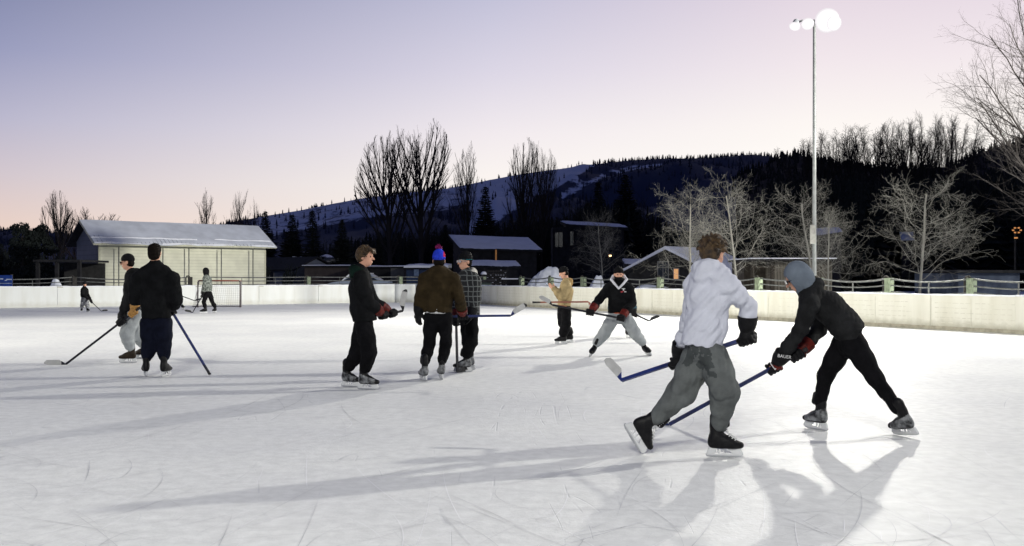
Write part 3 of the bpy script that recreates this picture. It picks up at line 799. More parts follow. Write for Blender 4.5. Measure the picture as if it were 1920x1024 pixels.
# --- hooded player near the goal
D = 37.6
B4 = at(361,586,37.4); A4 = at(381,552,37.5)
st4, ax = hockey_stick('thin dark hockey stick of the hooded player in front of the goal', A4, B4, V((-.25,-.12,.06)), STICK_K, TAPE_K)
person('hooded player in patterned jacket and black leggings walking left in front of the goal', dict(
    head=(385,509,.0), neck=(387,518,.0), chest=(389,527,0), waist=(390,537,0), pelvis=(390,547,0), hem=(390,545,0),
    sha=(386,523,-.15), ela=(383,536,-.2), shb=(392,523,.15), elb=(393,536,.2), wrb=(388,546,.1),
    hipa=(387,551,-.05), kna=(382,566,-.1), hipb=(393,551,.08), knb=(398,566,.05)), D, dict(
    tf=(-.95,.2,0), hf=(-.9,.2,0), vox=.02, top=C_CAMO, hood_up=True, hood_mat=C_BK, fold=(.008,18,91,.7), jw=1.05, sleeve=(.085,.075,.055), bot=C_KP, legs=(.1,.07,.065,.05),
    feet=dict(a=dict(g=ground(382,588), f=(-.97,-.1,0)), b=dict(g=ground(402,587), f=(-.6,.6,0))),
    grip=dict(a=(A4+ax*.06, ax)), hang=dict(b=(V((0,0,-1)), V((-1,0,0)), V((0,1,0)), .4)), glove=dict(a=(GLOVE_K,GLOVE_K), b=(GLOVE_K,GLOVE_K)), boot=BOOT_K))

# --- player mostly hidden behind the tall one
D = 42.0
B5 = at(365,564,41.8); A5 = at(332,552,42)
st5, ax = hockey_stick('dark hockey stick pointing at the left post of the goal', A5, B5, V((.22,.0,.05)), STICK_K, TAPE_K)
person('player in light grey trousers striding by the goal, hidden behind the tall player', dict(
    head=(306,512,.0), neck=(309,521,.0), chest=(312,529,0), waist=(317,540,0), pelvis=(321,548,0), hem=(320,545,0),
    sha=(318,526,-.15), ela=(326,538,-.2), shb=(306,526,.15), elb=(316,540,.2), wrb=(320,548,.0),
    hipa=(324,550,-.05), kna=(334,561,-.1), hipb=(319,550,.08), knb=(322,564,.0)), D, dict(
    tf=(.6,-.7,-.2), hf=(.7,-.6,0), vox=.022, top=C_K1, fold=(.008,18,91,.7), sleeve=(.085,.075,.055), bot=C_LGREY, legs=(.11,.09,.075,.055),
    feet=dict(a=dict(g=ground(344,580), f=(.6,-.7,0), u=(-.3,0,.95)), b=dict(g=ground(325,581), f=(.5,-.8,0))),
    grip=dict(a=(A5+ax*.06, ax)), hang=dict(b=(V((0,0,-1)), V((-1,0,0)), V((0,1,0)), .4)), glove=dict(a=(GLOVE_K,GLOVE_K), b=(GLOVE_K,GLOVE_K)), boot=BOOT_K, hat=C_BK))

# --- child at the far left
D = 39.2
B1 = at(190,582,38.9); A1 = at(165,560,39.0)
st1, ax = hockey_stick('small dark hockey stick held out by the child at the far left', A1, B1+V((0,0,-.03)), V((.25,.0,.02)), STICK_K, TAPE_K, s=.8)
child = person('child in helmet, black vest and patterned snow trousers on skates', dict(
    head=(159,533,.0), neck=(158,540,.0), chest=(158,546,0), waist=(158,552,0), pelvis=(158,558,0), hem=(158,556,0),
    sha=(155,544,-.1), ela=(155,552,-.15), shb=(162,544,.1), elb=(164,552,.1),
    hipa=(156,561,-.05), kna=(155,570,-.05), hipb=(161,561,.05), knb=(163,570,.05)), D, dict(
    tf=(.8,-.55,0), hf=(.85,-.5,0), vox=.018, top=C_K1, fold=(.005,22,91,.7), s=.72, jw=1.05, sleeve=(.09,.08,.06), bot=C_CAMO2, legs=(.11,.1,.095,.07),
    feet=dict(a=dict(g=ground(153,585), f=(.3,-.9,0)), b=dict(g=ground(165,585), f=(.8,-.55,0))),
    grip=dict(a=(A1+ax*.02, ax), b=(A1+ax*.2, ax)), glove=dict(a=(GLOVE_K,GLOVE_K), b=(GLOVE_K,GLOVE_K)), boot=BOOT_K))
rc, Pc = child
Q = SDF(.016); hc = Pc['head']
Q.ell(hc+V((0,0,.028)), ((1,0,0),(0,1,0),(0,0,1)), (.092,.1,.088), .02); Q.cut(hc+V((0,0,.0)), (0,0,-1)); Q.cap(hc+V((.06,-.04,.02)), hc+V((.1,-.06,.02)), .02, .015, .02)
Q.build('helmet', BOOT_K, rc)
# ------------------------------------------------------------------ rink
def ice_material():
    m = bpy.data.materials.new('ice'); m.use_nodes = True
    nt = m.node_tree; N = nt.nodes; L = nt.links; b = N['Principled BSDF']
    b.inputs['Roughness'].default_value = .55; b.inputs['Specular IOR Level'].default_value = .08
    tc = N.new('ShaderNodeTexCoord')
    def noise(sc, det, mapping=None, dist=0):
        n = N.new('ShaderNodeTexNoise'); n.inputs['Scale'].default_value = sc; n.inputs['Detail'].default_value = det; n.inputs['Distortion'].default_value = dist
        if mapping:
            mp = N.new('ShaderNodeMapping'); mp.inputs['Scale'].default_value = mapping[0]; mp.inputs['Rotation'].default_value = (0,0,mapping[1])
            L.new(tc.outputs['Object'], mp.inputs['Vector']); L.new(mp.outputs['Vector'], n.inputs['Vector'])
        else: L.new(tc.outputs['Object'], n.inputs['Vector'])
        return n
    n1 = noise(.5, 8)
    r1 = N.new('ShaderNodeValToRGB'); r1.color_ramp.elements[0].position = .3; r1.color_ramp.elements[1].position = .7
    r1.color_ramp.elements[0].color = (.74,.745,.745,1); r1.color_ramp.elements[1].color = (.85,.855,.835,1)
    L.new(n1.outputs['Fac'], r1.inputs['Fac'])
    cur = r1.outputs['Color']; hs = []
    # fine scratches: thin bands of stretched, warped noise in several directions
    for i, (rot, sc, wd, strength) in enumerate(((.5,2.2,.006,.10),(1.4,2.8,.006,.09),(2.5,1.8,.007,.10),(0.0,3.4,.006,.07),(1.0,5.,.008,.06))):
        n = noise(sc*.35, 2.0, ((1,.16,1), rot), .4)
        s_ = N.new('ShaderNodeMath'); s_.operation = 'SUBTRACT'; s_.inputs[1].default_value = .5; L.new(n.outputs['Fac'], s_.inputs[0])
        ml = N.new('ShaderNodeMath'); ml.operation = 'MULTIPLY'; ml.inputs[1].default_value = 6.0; L.new(s_.outputs[0], ml.inputs[0])
        fr = N.new('ShaderNodeMath'); fr.operation = 'PINGPONG'; fr.inputs[1].default_value = .5; L.new(ml.outputs[0], fr.inputs[0])
        lt = N.new('ShaderNodeMapRange'); lt.inputs[1].default_value = 0; lt.inputs[2].default_value = wd*2.2; lt.inputs[3].default_value = 1; lt.inputs[4].default_value = 0
        L.new(fr.outputs[0], lt.inputs[0])
        mk = noise(1.3+i*.5, 3, ((1,1,1), i))      # break the lines up
        mr = N.new('ShaderNodeMapRange'); mr.inputs[1].default_value = .52; mr.inputs[2].default_value = .62; L.new(mk.outputs['Fac'], mr.inputs[0])
        pr = N.new('ShaderNodeMath'); pr.operation = 'MULTIPLY'; L.new(lt.outputs[0], pr.inputs[0]); L.new(mr.outputs[0], pr.inputs[1])
        st = N.new('ShaderNodeMath'); st.operation = 'MULTIPLY'; st.inputs[1].default_value = strength*3.2; L.new(pr.outputs[0], st.inputs[0])
        mx = N.new('ShaderNodeMix'); mx.data_type = 'RGBA'; L.new(st.outputs[0], mx.inputs[0]); L.new(cur, mx.inputs[6])
        mx.inputs[7].default_value = (.45,.46,.5,1) if i % 2 == 0 else (.97,.97,.98,1)
        cur = mx.outputs[2]; hs.append(pr.outputs[0])
    n3 = noise(9, 6); r3 = N.new('ShaderNodeMapRange'); r3.inputs[1].default_value = .35; r3.inputs[2].default_value = .7; r3.inputs[3].default_value = .9; r3.inputs[4].default_value = 1.04
    L.new(n3.outputs['Fac'], r3.inputs[0])
    mu = N.new('ShaderNodeMix'); mu.data_type = 'RGBA'; mu.blend_type = 'MULTIPLY'; mu.inputs[0].default_value = 1; L.new(cur, mu.inputs[6]); L.new(r3.outputs[0], mu.inputs[7])
    L.new(mu.outputs[2], b.inputs['Base Color'])
    n4 = noise(28, 5); n5 = noise(3, 4)
    ad = N.new('ShaderNodeMath'); ad.operation = 'MULTIPLY_ADD'; ad.inputs[1].default_value = .5; L.new(n5.outputs['Fac'], ad.inputs[0]); L.new(n4.outputs['Fac'], ad.inputs[2])
    a2 = N.new('ShaderNodeMath'); a2.operation = 'ADD'; L.new(hs[0], a2.inputs[0]); L.new(hs[2], a2.inputs[1])
    a3 = N.new('ShaderNodeMath'); a3.operation = 'SUBTRACT'; L.new(ad.outputs[0], a3.inputs[0]); L.new(a2.outputs[0], a3.inputs[1])
    bp = N.new('ShaderNodeBump'); bp.inputs['Strength'].default_value = .22; bp.inputs['Distance'].default_value = .012; L.new(a3.outputs[0], bp.inputs['Height']); L.new(bp.outputs['Normal'], b.inputs['Normal'])
    return m
ICE = ice_material()
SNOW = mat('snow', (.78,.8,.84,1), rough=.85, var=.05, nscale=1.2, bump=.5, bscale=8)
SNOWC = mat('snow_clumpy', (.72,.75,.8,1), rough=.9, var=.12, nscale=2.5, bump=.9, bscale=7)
U = V((.488,-.873,0)); W = V((.873,.488,0))       # along the side board towards the camera; along the end board to the right
CN = V((-4.2,54.2,0)); R0 = 3.5
ice = link('ice', [CN+V((0,0,0)), CN+U*64, CN+U*64-W*31, CN-W*31], [(0,3,2,1)], ICE); tag(ice, kind='structure')
g = MB(); GN = 60
vs = []; fs = []
for i in range(GN+1):
    for j in range(GN+1):
        x = -5000+10000*i/GN; y = -800+7300*j/GN; vs.append((x, y, -.02-(.0 if abs(x) < 500 and y < 600 else 0)))
for i in range(GN):
    for j in range(GN):
        a = i*(GN+1)+j; fs.append((a, a+GN+1, a+GN+2, a+1))
tag(link('snow_ground', vs, fs, SNOW), kind='structure')
# skate marks: long shallow arcs cut by blades, one sheet of thin ribbons lying on the ice
MARK = mat('skate_mark', (.62,.625,.64,1), rough=.7, var=.15, nscale=3, bump=0)
MARKW = mat('skate_mark_white', (.9,.9,.92,1), rough=.8, var=.05, nscale=3, bump=0)
mb = MB(); rr = random.Random(21)
for i in range(1100):
    d = 4.2+ (rr.random()**2.0)*24; x = rr.uniform(-.6,.6)*d*1.1; R = rr.choice([rr.uniform(.6,2.5), rr.uniform(2,9), rr.uniform(6,30)]); a0 = rr.uniform(0,6.28); ln = rr.uniform(.25,2.2) if R > 2 else rr.uniform(.4,1.5)
    cx, cy = x-R*math.cos(a0), d-R*math.sin(a0); n = max(4, int(ln/.12)); w = rr.uniform(.0009,.0028)*(1 if d < 9 else 1.4)
    pv = None; mi = 0 if rr.random() < .62 else 1
    for k in range(n+1):
        a = a0+ln/R*k/n; ww = w*math.sin(math.pi*min(1,max(.02,k/n)))**.5; c, s_ = math.cos(a), math.sin(a)
        q = ((cx+(R-ww)*c, cy+(R-ww)*s_, .003), (cx+(R+ww)*c, cy+(R+ww)*s_, .003))
        if pv: mb.add([pv[0], pv[1], q[1], q[0]], [(0,1,2,3)], mi)
        pv = q
o = mb.build('skate_marks', None, None, mats=[MARK, MARKW]); tag(o, 'faint curved skate cuts across the white ice', 'skate marks', kind='stuff')

def board_mat(name, base, dirt, grad):
    m = bpy.data.materials.new(name); m.use_nodes = True
    nt = m.node_tree; N = nt.nodes; L = nt.links; b = N['Principled BSDF']; b.inputs['Roughness'].default_value = .45; b.inputs['Specular IOR Level'].default_value = .3
    tc = N.new('ShaderNodeTexCoord'); sp = N.new('ShaderNodeSeparateXYZ'); L.new(tc.outputs['Object'], sp.inputs[0])
    mp = N.new('ShaderNodeMapping'); mp.inputs['Scale'].default_value = (1.3,1.3,.18); L.new(tc.outputs['Object'], mp.inputs['Vector'])
    n = N.new('ShaderNodeTexNoise'); n.inputs['Scale'].default_value = 2.2; n.inputs['Detail'].default_value = 6; L.new(mp.outputs['Vector'], n.inputs['Vector'])
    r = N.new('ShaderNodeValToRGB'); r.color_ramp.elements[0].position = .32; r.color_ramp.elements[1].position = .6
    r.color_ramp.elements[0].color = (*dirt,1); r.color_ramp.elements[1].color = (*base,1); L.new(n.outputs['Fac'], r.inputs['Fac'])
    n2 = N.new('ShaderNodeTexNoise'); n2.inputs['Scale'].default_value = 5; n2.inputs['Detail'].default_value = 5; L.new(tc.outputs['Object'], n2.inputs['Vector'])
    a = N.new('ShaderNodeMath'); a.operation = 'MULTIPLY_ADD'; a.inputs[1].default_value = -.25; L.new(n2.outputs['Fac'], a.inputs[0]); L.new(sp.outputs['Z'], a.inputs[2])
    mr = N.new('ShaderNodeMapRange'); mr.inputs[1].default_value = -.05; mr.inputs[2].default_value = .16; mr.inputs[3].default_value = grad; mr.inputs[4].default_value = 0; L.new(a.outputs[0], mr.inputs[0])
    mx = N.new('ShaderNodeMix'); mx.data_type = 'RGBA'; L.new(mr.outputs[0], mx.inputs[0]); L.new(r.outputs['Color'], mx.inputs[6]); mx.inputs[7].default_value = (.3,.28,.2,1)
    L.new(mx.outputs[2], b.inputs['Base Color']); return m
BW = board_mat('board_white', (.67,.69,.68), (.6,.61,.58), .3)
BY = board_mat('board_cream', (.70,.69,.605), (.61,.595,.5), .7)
SLOT = mat('board_slot', (.6,.585,.5,1), rough=.7, var=.1, bump=0)
SEAM = mat('board_seam', (.33,.31,.24,1), rough=.8, var=.2, bump=0)
def boards(label, P0, d, n, L0, inn, m, slots, seed):
    """P0 start, d direction, n panels of length L0; inn inward normal"""
    root = empty('rink_wall', (P0.x, P0.y, 0), label, 'rink boards'); z = V((0,0,1)); rr = random.Random(seed); hgt = .93
    for i in range(n):
        a = P0+d*(L0*i+.006); b_ = P0+d*(L0*(i+1)-.006); c = (a+b_)/2; mb = MB(); hl = (b_-a).length/2
        mb.box(c-inn*.04+z*(hgt/2), (d, inn, z), (hl, .04, hgt/2))
        mb.box(a+d*.3-inn*-.006+z*(hgt/2), (d, inn, z), (.3, .006, hgt/2-.004))          # overlapping joint strip
        if slots:
            for h in (0, 1):
                q0 = .62+.12+h*1.2
                mb.box(a+d*(.62+1.2*h+ (0 if h else .0))+inn*.002+z*(hgt/2-.02), (d, inn, z), (.008,.003,.4), 1)
                for k in range(5):
                    zz = .2+k*.13; x = q0
                    while x < q0+.98:
                        w = rr.uniform(.08,.2); mb.box(a+d*(x+w/2)+inn*.0015+z*(zz+rr.uniform(-.004,.004)), (d, inn, z), (w/2,.0025,.009), 1); x += w+rr.uniform(.03,.07)
        else:
            mb.box(a+d*1.8+inn*.002+z*(hgt/2-.02), (d, inn, z), (.006,.003,.42), 1)
            for hq in (.12,): mb.box(a+d*.1+inn*.008+z*(hgt-.03), (d, inn, z), (hq,.006,.014), 2)
        mb.build('panel', None, root, mats=[m, SLOT if slots else BW, SEAM])
        s_ = MB(); N_ = 16; pv = None
        for k in range(N_+1):
            p = a+d*(2*hl*k/N_)-inn*.04; hh = hgt+.012+.035*abs(mnoise.noise(V((p.x*1.7, p.y*1.7, seed))))+rr.uniform(0,.012); w1 = .045+rr.uniform(-.006,.008)
            q = [p+inn*w1+z*(hgt-.008-rr.uniform(0,.015)), p+inn*(w1-.012)+z*hh, p-inn*(w1-.01)+z*hh, p-inn*w1+z*(hgt-.008)]
            if pv: s_.add(pv+q, [(0,1,5,4),(1,2,6,5),(2,3,7,6)])
            pv = q
        s_.build('snow_cap', SNOW, root, True)
    k_ = MB(); e = P0+d*(L0*n)
    k_.box((P0+e)/2+inn*.012+z*.05, (d, inn, z), ((e-P0).length/2, .012, .05)); k_.build('kick_strip', SEAM if slots else BW, root)
    return root
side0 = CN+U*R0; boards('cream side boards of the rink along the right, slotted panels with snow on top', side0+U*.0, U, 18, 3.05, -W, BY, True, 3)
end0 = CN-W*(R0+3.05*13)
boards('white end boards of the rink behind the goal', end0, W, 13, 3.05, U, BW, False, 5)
# rounded corner
cc = CN+U*R0-W*R0; root = empty('rink_wall', (cc.x, cc.y, 0), 'curved white corner of the rink boards between the end and side boards', 'rink boards')
NC = 5
for i in range(NC):
    mb = MB(); sn = MB(); K = 4
    for k in range(K):
        q = []
        for e in (0, 1):
            an = math.pi/2*(i+(k+e)/K)/NC; q.append((W*math.sin(an)-U*math.cos(an)))
        for (r0, r1, z0, z1, tgt) in ((R0, R0+.08, 0, .93, mb), (R0-.01, R0+.09, .925, .965, sn)):
            vs = [cc+q[e]*r+V((0,0,z)) for e in (0,1) for r in (r0, r1) for z in (z0, z1)]
            tgt.add(vs, [(0,1,5,4),(2,6,7,3),(1,3,7,5),(0,4,6,2)] + ([(0,2,3,1)] if k == 0 else []) + ([(4,5,7,6)] if k == K-1 else []))
    mb.build('panel', BW if i < 3 else BY, root, True); sn.build('snow_cap', SNOW, root, True)

# ------------------------------------------------------------------ fence of pipes behind the boards
PIPE = mat('fence_pipe', (.13,.135,.13,1), rough=.6, var=.3, nscale=8, metal=.3, bump=.1)
POSTG = mat('fence_post_green', (.17,.205,.14,1), rough=.8, var=.25, nscale=9, bump=.3)
POSTD = mat('fence_post_dark', (.03,.028,.025,1), rough=.8, var=.3, nscale=9, bump=.3)
def fence(label, P0, d, n, pitch, inn, sag=.16, green=True, skip=()):
    root = empty('pipe_fence', (P0.x, P0.y, 0), label, 'fence'); z = V((0,0,1)); rl = random.Random(int(P0.x*10))
    for i in range(n+1):
        p = P0+d*(pitch*i); mb = MB()
        mb.box(p+z*.68, (d, inn, z), (.1, .1, .68)); mb.build('post', POSTG if green and i % 1 == 0 else POSTD, root)
        b2 = MB(); q = p-d*.22; b2.tube([q, q+z*1.3, q+d*.05+z*1.4, q+d*.14+z*1.41, q+d*.2+z*1.34], .035, 8); b2.build('post_hoop', POSTD, root, True)
    for i in range(n):
        for hz in (.93, 1.12, 1.32):
            s_ = sag*.62*(1 if hz > 1.2 else .8)*rl.uniform(.75,1.15); mb = MB()
            mb.tube([P0+d*(pitch*(i+.02+.96*k/10))+inn*.02+z*(hz-s_*(1-(2*k/10-1)**2)+.02) for k in range(11)], .028 if hz > 1.2 else .022, 6); mb.build('rail', PIPE, root, True)
        for f in ((.5,) if pitch < 4 else (.33, .66)):
            mb = MB(); p = P0+d*(pitch*(i+f)); mb.tube([p, p+z*(1.32-sag*.55)], .02, 6); mb.build('baluster', PIPE, root, True)
    return root
fo = W*2.6
fence('pipe fence with pale green posts and sagging rails behind the cream side boards', V((29-46.0*.5587, 46.0, 0))-U*5.75, U, 17, 2.875, -W)
fence('dark pipe fence behind the white end boards, running past the shed', V((-36.5,41.5,0)), W, 4, 5.6, U, sag=.22, green=False)
fence('straight pipe fence behind the end boards between the shed and the barn', V((-16.4,53.6,0)), W, 3, 5.6, U, sag=.03, green=True)

# ------------------------------------------------------------------ goal
GR = mat('goal_red', (.17,.045,.03,1), rough=.5, var=.2, bump=0)
GD = mat('goal_net', (.3,.3,.3,1), rough=.9, var=.1, bump=0)
GP = mat('goal_post_dark', (.06,.045,.05,1), rough=.5, var=.2, bump=0)
gl = ground(371,576.5); gl.z = 0; gr_ = V(((449-CX)*gl.y/F, gl.y+.12, 0)); gx = nrm(gr_-gl); gb = V((-gx.y*1, gx.x, 0))
root = empty('hockey_goal', (gl.x, gl.y, 0), 'small hockey goal with red crossbar and net before the end boards', 'goal')
z = V((0,0,1)); hh = 1.2; gw = gr_-gl; bk = -gx*.42+gb*.75
mb = MB(); mb.tube([gl, gl+z*(hh-.06), gl+gx*.06+z*hh], .03, 8); mb.build('post', GP, root, True)
mb = MB(); mb.tube([gr_, gr_+z*(hh-.06), gr_-gx*.06+z*hh], .03, 8); mb.build('post', GP, root, True)
mb = MB(); mb.tube([gl+gx*.06+z*hh, gr_-gx*.06+z*hh], .032, 8); mb.build('crossbar', GR, root, True)
mb = MB(); mb.tube([gl+z*.03, gl+bk+z*.03, gl+bk+gx*.5+gb*.25+z*.03, gr_+bk*.6+gb*.35+z*.03, gr_+gb*.8-gx*.1+z*.03, gr_+z*.03], .022, 6); mb.build('base_frame', GP, root, True)
mb = MB(); top0, top1 = gl+gb*.35+z*(hh-.02), gr_+gb*.35+z*(hh-.02); mb.tube([gl+z*hh, top0, top1, gr_+z*hh], .018, 6); mb.build('top_frame', GR, root, True)
mb = MB()
def quadnet(a, b, c, d, nu, nv):
    for i in range(nu+1):
        t = i/nu; mb.tube([a.lerp(b, t), d.lerp(c, t)], .0045, 3, cap=False)
    for i in range(nv+1):
        t = i/nv; mb.tube([a.lerp(d, t), b.lerp(c, t)], .0045, 3, cap=False)
b0, b1 = gl+bk+z*.03, gr_+gb*.8-gx*.1+z*.03
quadnet(top0, top1, b1, b0, 22, 14); quadnet(gl+z*hh, top0, b0, gl+z*.03, 8, 14); quadnet(gr_+z*hh, top1, b1, gr_+z*.03, 8, 14); quadnet(gl+z*hh, gr_+z*hh, top1, top0, 22, 4)
mb.build('net', GD, root)

# ------------------------------------------------------------------ flood lights
POLE = mat('pole_galvanised', (.2,.21,.21,1), rough=.5, metal=.2, var=.1, bump=.1)
HOUS = mat('lamp_housing', (.2,.21,.23,1), rough=.5, var=.1, bump=0)
def lens_glare_mat(c, r, hot):  # emission fades from hot centre to sky brightness, painting the glare into the lens
    m = bpy.data.materials.new('lamp_lens_glare'); m.use_nodes = True; N = m.node_tree.nodes; L = m.node_tree.links; b = N['Principled BSDF']
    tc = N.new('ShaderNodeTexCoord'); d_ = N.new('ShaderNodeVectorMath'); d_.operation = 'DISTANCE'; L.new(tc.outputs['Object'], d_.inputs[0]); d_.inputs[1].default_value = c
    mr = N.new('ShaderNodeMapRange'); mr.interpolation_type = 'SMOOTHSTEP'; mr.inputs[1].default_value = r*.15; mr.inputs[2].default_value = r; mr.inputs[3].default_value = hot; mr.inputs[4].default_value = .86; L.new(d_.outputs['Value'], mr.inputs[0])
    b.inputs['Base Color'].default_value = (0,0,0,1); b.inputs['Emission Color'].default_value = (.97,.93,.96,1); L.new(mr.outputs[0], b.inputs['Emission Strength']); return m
def floodlight_pole(base, hgt, heads, label):
    root = empty('floodlight_pole', base, label, 'floodlight'); base = V(base); z = V((0,0,1))
    mb = MB(); mb.tube([base, base+z*hgt*.5, base+z*hgt], [.075,.065,.055], 14); mb.build('pole', POLE, root, True)
    mb = MB(); mb.tube([base, base+z*.5], .25, 14); mb.tube([base+z*.5, base+z*.56], .19, 14); mb.build('footing', mat('concrete', (.3,.3,.29,1), rough=.9), root)
    mb = MB(); xs = [h[0] for h in heads]
    mb.tube([base+V((min(xs)+.05,-.04,hgt-.12)), base+V((min(xs)*.6,-.04,hgt-.02)), base+V((0,-.04,hgt-.02)), base+V((max(xs),-.04,hgt-.02))], .035, 8); mb.build('cross_arm', POLE, root, True)
    for (x, z0, r, aim, lm) in heads:
        f = nrm(aim); c = base+V((x, -.12, hgt+z0)); a = f.orthogonal(); mb = MB()
        mb.tube([c-f*.3, c-f*.27, c-f*.12, c+f*.02], [.06,.1,r*.6,r*.78], 20); h = mb.build('lamp_head', HOUS, root, True)
        mb = MB(); mb.tube([c+f*.021, c+f*.05, c+f*.065], [r*.95,r*.75,r*.3], 20); mb.build('lens', lens_glare_mat(c-base+f*.03, r*.97, lm), h, True)
    return root
PD = 36.0; PB = V(((1527-CX)*PD/F, PD, 0)); PH = H+(HY-38)*PD/F
floodlight_pole(PB, PH, [(-.74, -.24, .22, (-.35,-.5,-.8), 1.6), (-.28, -.16, .24, (-.15,-.85,-.5), 1.8), (.42, -.04, .46, (-.1,-.95,-.25), 2.4), (.66, -.14, .3, (.1,-.95,-.3), 2.0)], 'tall galvanised floodlight pole with lit lamps behind the side boards')  # right-hand pair oversized and overlapped to form the blob of glare
sg = MB(); c = PB+V((-.12,-.2,H+(HY-440)*PD/F)); sg.box(c, ((1,0,0),(0,1,0),(0,0,1)), (.1,.02,.34)); o = sg.build('pole_sign', mat('pole_sign_paint', (.16,.16,.15,1), rough=.6, var=.2)); tag(o, 'small pale sign plate fixed on the floodlight pole', 'sign')

# ------------------------------------------------------------------ buildings
def siding(name, c, pitch=.2, rough=.7):
    m = mat(name, (*c,1), rough=rough, var=.08, nscale=1.5, bump=0)
    nt = m.node_tree; N = nt.nodes; L = nt.links; b = N['Principled BSDF']
    tc = N.new('ShaderNodeTexCoord'); sp = N.new('ShaderNodeSeparateXYZ'); L.new(tc.outputs['Object'], sp.inputs[0])
    mu = N.new('ShaderNodeMath'); mu.operation = 'MULTIPLY'; mu.inputs[1].default_value = 1/pitch; L.new(sp.outputs['Z'], mu.inputs[0])
    fr = N.new('ShaderNodeMath'); fr.operation = 'FRACT'; L.new(mu.outputs[0], fr.inputs[0])
    bp = N.new('ShaderNodeBump'); bp.inputs['Strength'].default_value = .5; bp.inputs['Distance'].default_value = .03; L.new(fr.outputs[0], bp.inputs['Height']); bp.invert = True
    L.new(bp.outputs['Normal'], b.inputs['Normal'])
    lt = N.new('ShaderNodeMath'); lt.operation = 'LESS_THAN'; lt.inputs[1].default_value = .09; L.new(fr.outputs[0], lt.inputs[0])
    mx = N.new('ShaderNodeMix'); mx.data_type = 'RGBA'; mx.blend_type = 'MULTIPLY'; L.new(lt.outputs[0], mx.inputs[0])
    src = b.inputs['Base Color'].links[0].from_socket; L.new(src, mx.inputs[6]); mx.inputs[7].default_value = (.74,.74,.74,1); L.new(mx.outputs[2], b.inputs['Base Color'])
    return m
WD = mat('wall_dark_wood', (.012,.012,.014,1), rough=.9, var=.4, nscale=3, bump=.4, bscale=12)
SIDC = siding('siding_cream', (.62,.62,.495)); SIDB = siding('siding_blue_grey', (.12,.135,.17), .3); TRIMC = mat('trim_cream', (.5,.5,.38,1), rough=.6, var=.08)
GLASSD = mat('window_dark', (.02,.025,.035,1), rough=.15, var=.1, bump=0, spec=.6); FRAME = mat('frame_grey', (.14,.14,.15,1), rough=.6, var=.1)
def house(name, label, A, B, zw, zr, half, over, wm, roofm, snow=.16, rake=.35, cat='building', ext=None, roof_top=True):
    """gable building: A,B front wall base corners (world), zw wall height, zr ridge height, half: half depth"""
    A, B = V(A), V(B); A.z = B.z = 0; d = nrm(B-A); n = V((-d.y, d.x, 0)); z = V((0,0,1))
    if n.y < 0: n = -n
    root = empty(name, (A.x, A.y, 0), label, cat)
    C_, E = A+n*2*half, B+n*2*half
    mb = MB()
    mb.add([A,B,B+z*zw,A+z*zw], [(0,1,2,3)]); mb.add([C_,E,E+z*zw,C_+z*zw], [(0,3,2,1)])
    for p, q, s_ in ((A,C_,1),(B,E,-1)):
        mb.add([p,q,q+z*zw,(p+q)/2+z*(zr-.05),p+z*zw], [(0,1,2,3,4) if s_ > 0 else (4,3,2,1,0)])
    mb.build('wall', wm, root)
    sl = (zr-zw)/half; t = .12
    for s_, nm in ((-1,'roof'),(1,'roof')):
        base = (A if s_ < 0 else C_); eave = base+n*s_*over+z*(zw-sl*over+.03); ridge = A+n*half+z*(zr+.03)
        vs = []
        for off in (-rake, (B-A).length+rake):
            for p in (eave, ridge):
                q = p+d*off; vs += [q, q+z*t]
        mb = MB(); mb.add(vs, [(0,1,3,2),(4,6,7,5),(0,4,5,1),(2,3,7,6),(1,5,7,3),(0,2,6,4)])
        r = mb.build('roof', TRIMC if (wm is SIDC and s_ < 0) else WD, root)
        if snow:
            N1, N2 = 60, 8; vs = []; fs = []
            for i in range(N1+1):
                for j in range(N2+1):
                    u = i/N1; v = j/N2; e = mnoise.noise(V((u*14, s_*3, 1.7)))*.06
                    p = eave.lerp(ridge, v if j else -.012+e)+d*(-rake+.02+u*((B-A).length+2*rake-.04))
                    hgt = snow*(.75+.45*mnoise.noise(V((p.x*.5,p.y*.5,v*3))))*(0.35 if j in (0,) or i in (0,N1) else 1)
                    vs.append(p+z*(t+.01+hgt))
            for i in range(N1):
                for j in range(N2): a = i*(N2+1)+j; fs.append((a,a+N2+1,a+N2+2,a+1))
            # skirt at the eave
            n0 = len(vs)
            for i in range(N1+1): q = vs[i*(N2+1)]; vs.append(V(q)-z*(snow*.35+.02)+n*s_*.02)
            for i in range(N1): fs.append((i*(N2+1), n0+i, n0+i+1, (i+1)*(N2+1)))
            link('roof_snow', vs, fs, roofm or SNOW, r, True)
    return root, A, B, d, n
def opening(root, P, d, n, w, h, z0, glass=None, fr=.06, nm='window', bars=1):
    z = V((0,0,1)); c = P+z*(z0+h/2); mb = MB()
    for s_ in (-1,1): mb.box(c+d*s_*(w/2+fr/2)-n*.03, (d,n,z), (fr/2,.03,h/2+fr))
    for s_ in (-1,1): mb.box(c+z*s_*(h/2+fr/2)-n*.031, (d,n,z), (w/2,.03,fr/2))
    for k in range(1, bars): mb.box(c+d*(w*(k/bars-.5))-n*.02, (d,n,z), (.02,.02,h/2))
    f = mb.build(nm, FRAME, root); mb = MB(); mb.box(c-n*.006, (d,n,z), (w/2,.01,h/2)); mb.build('pane', glass or GLASSD, f)
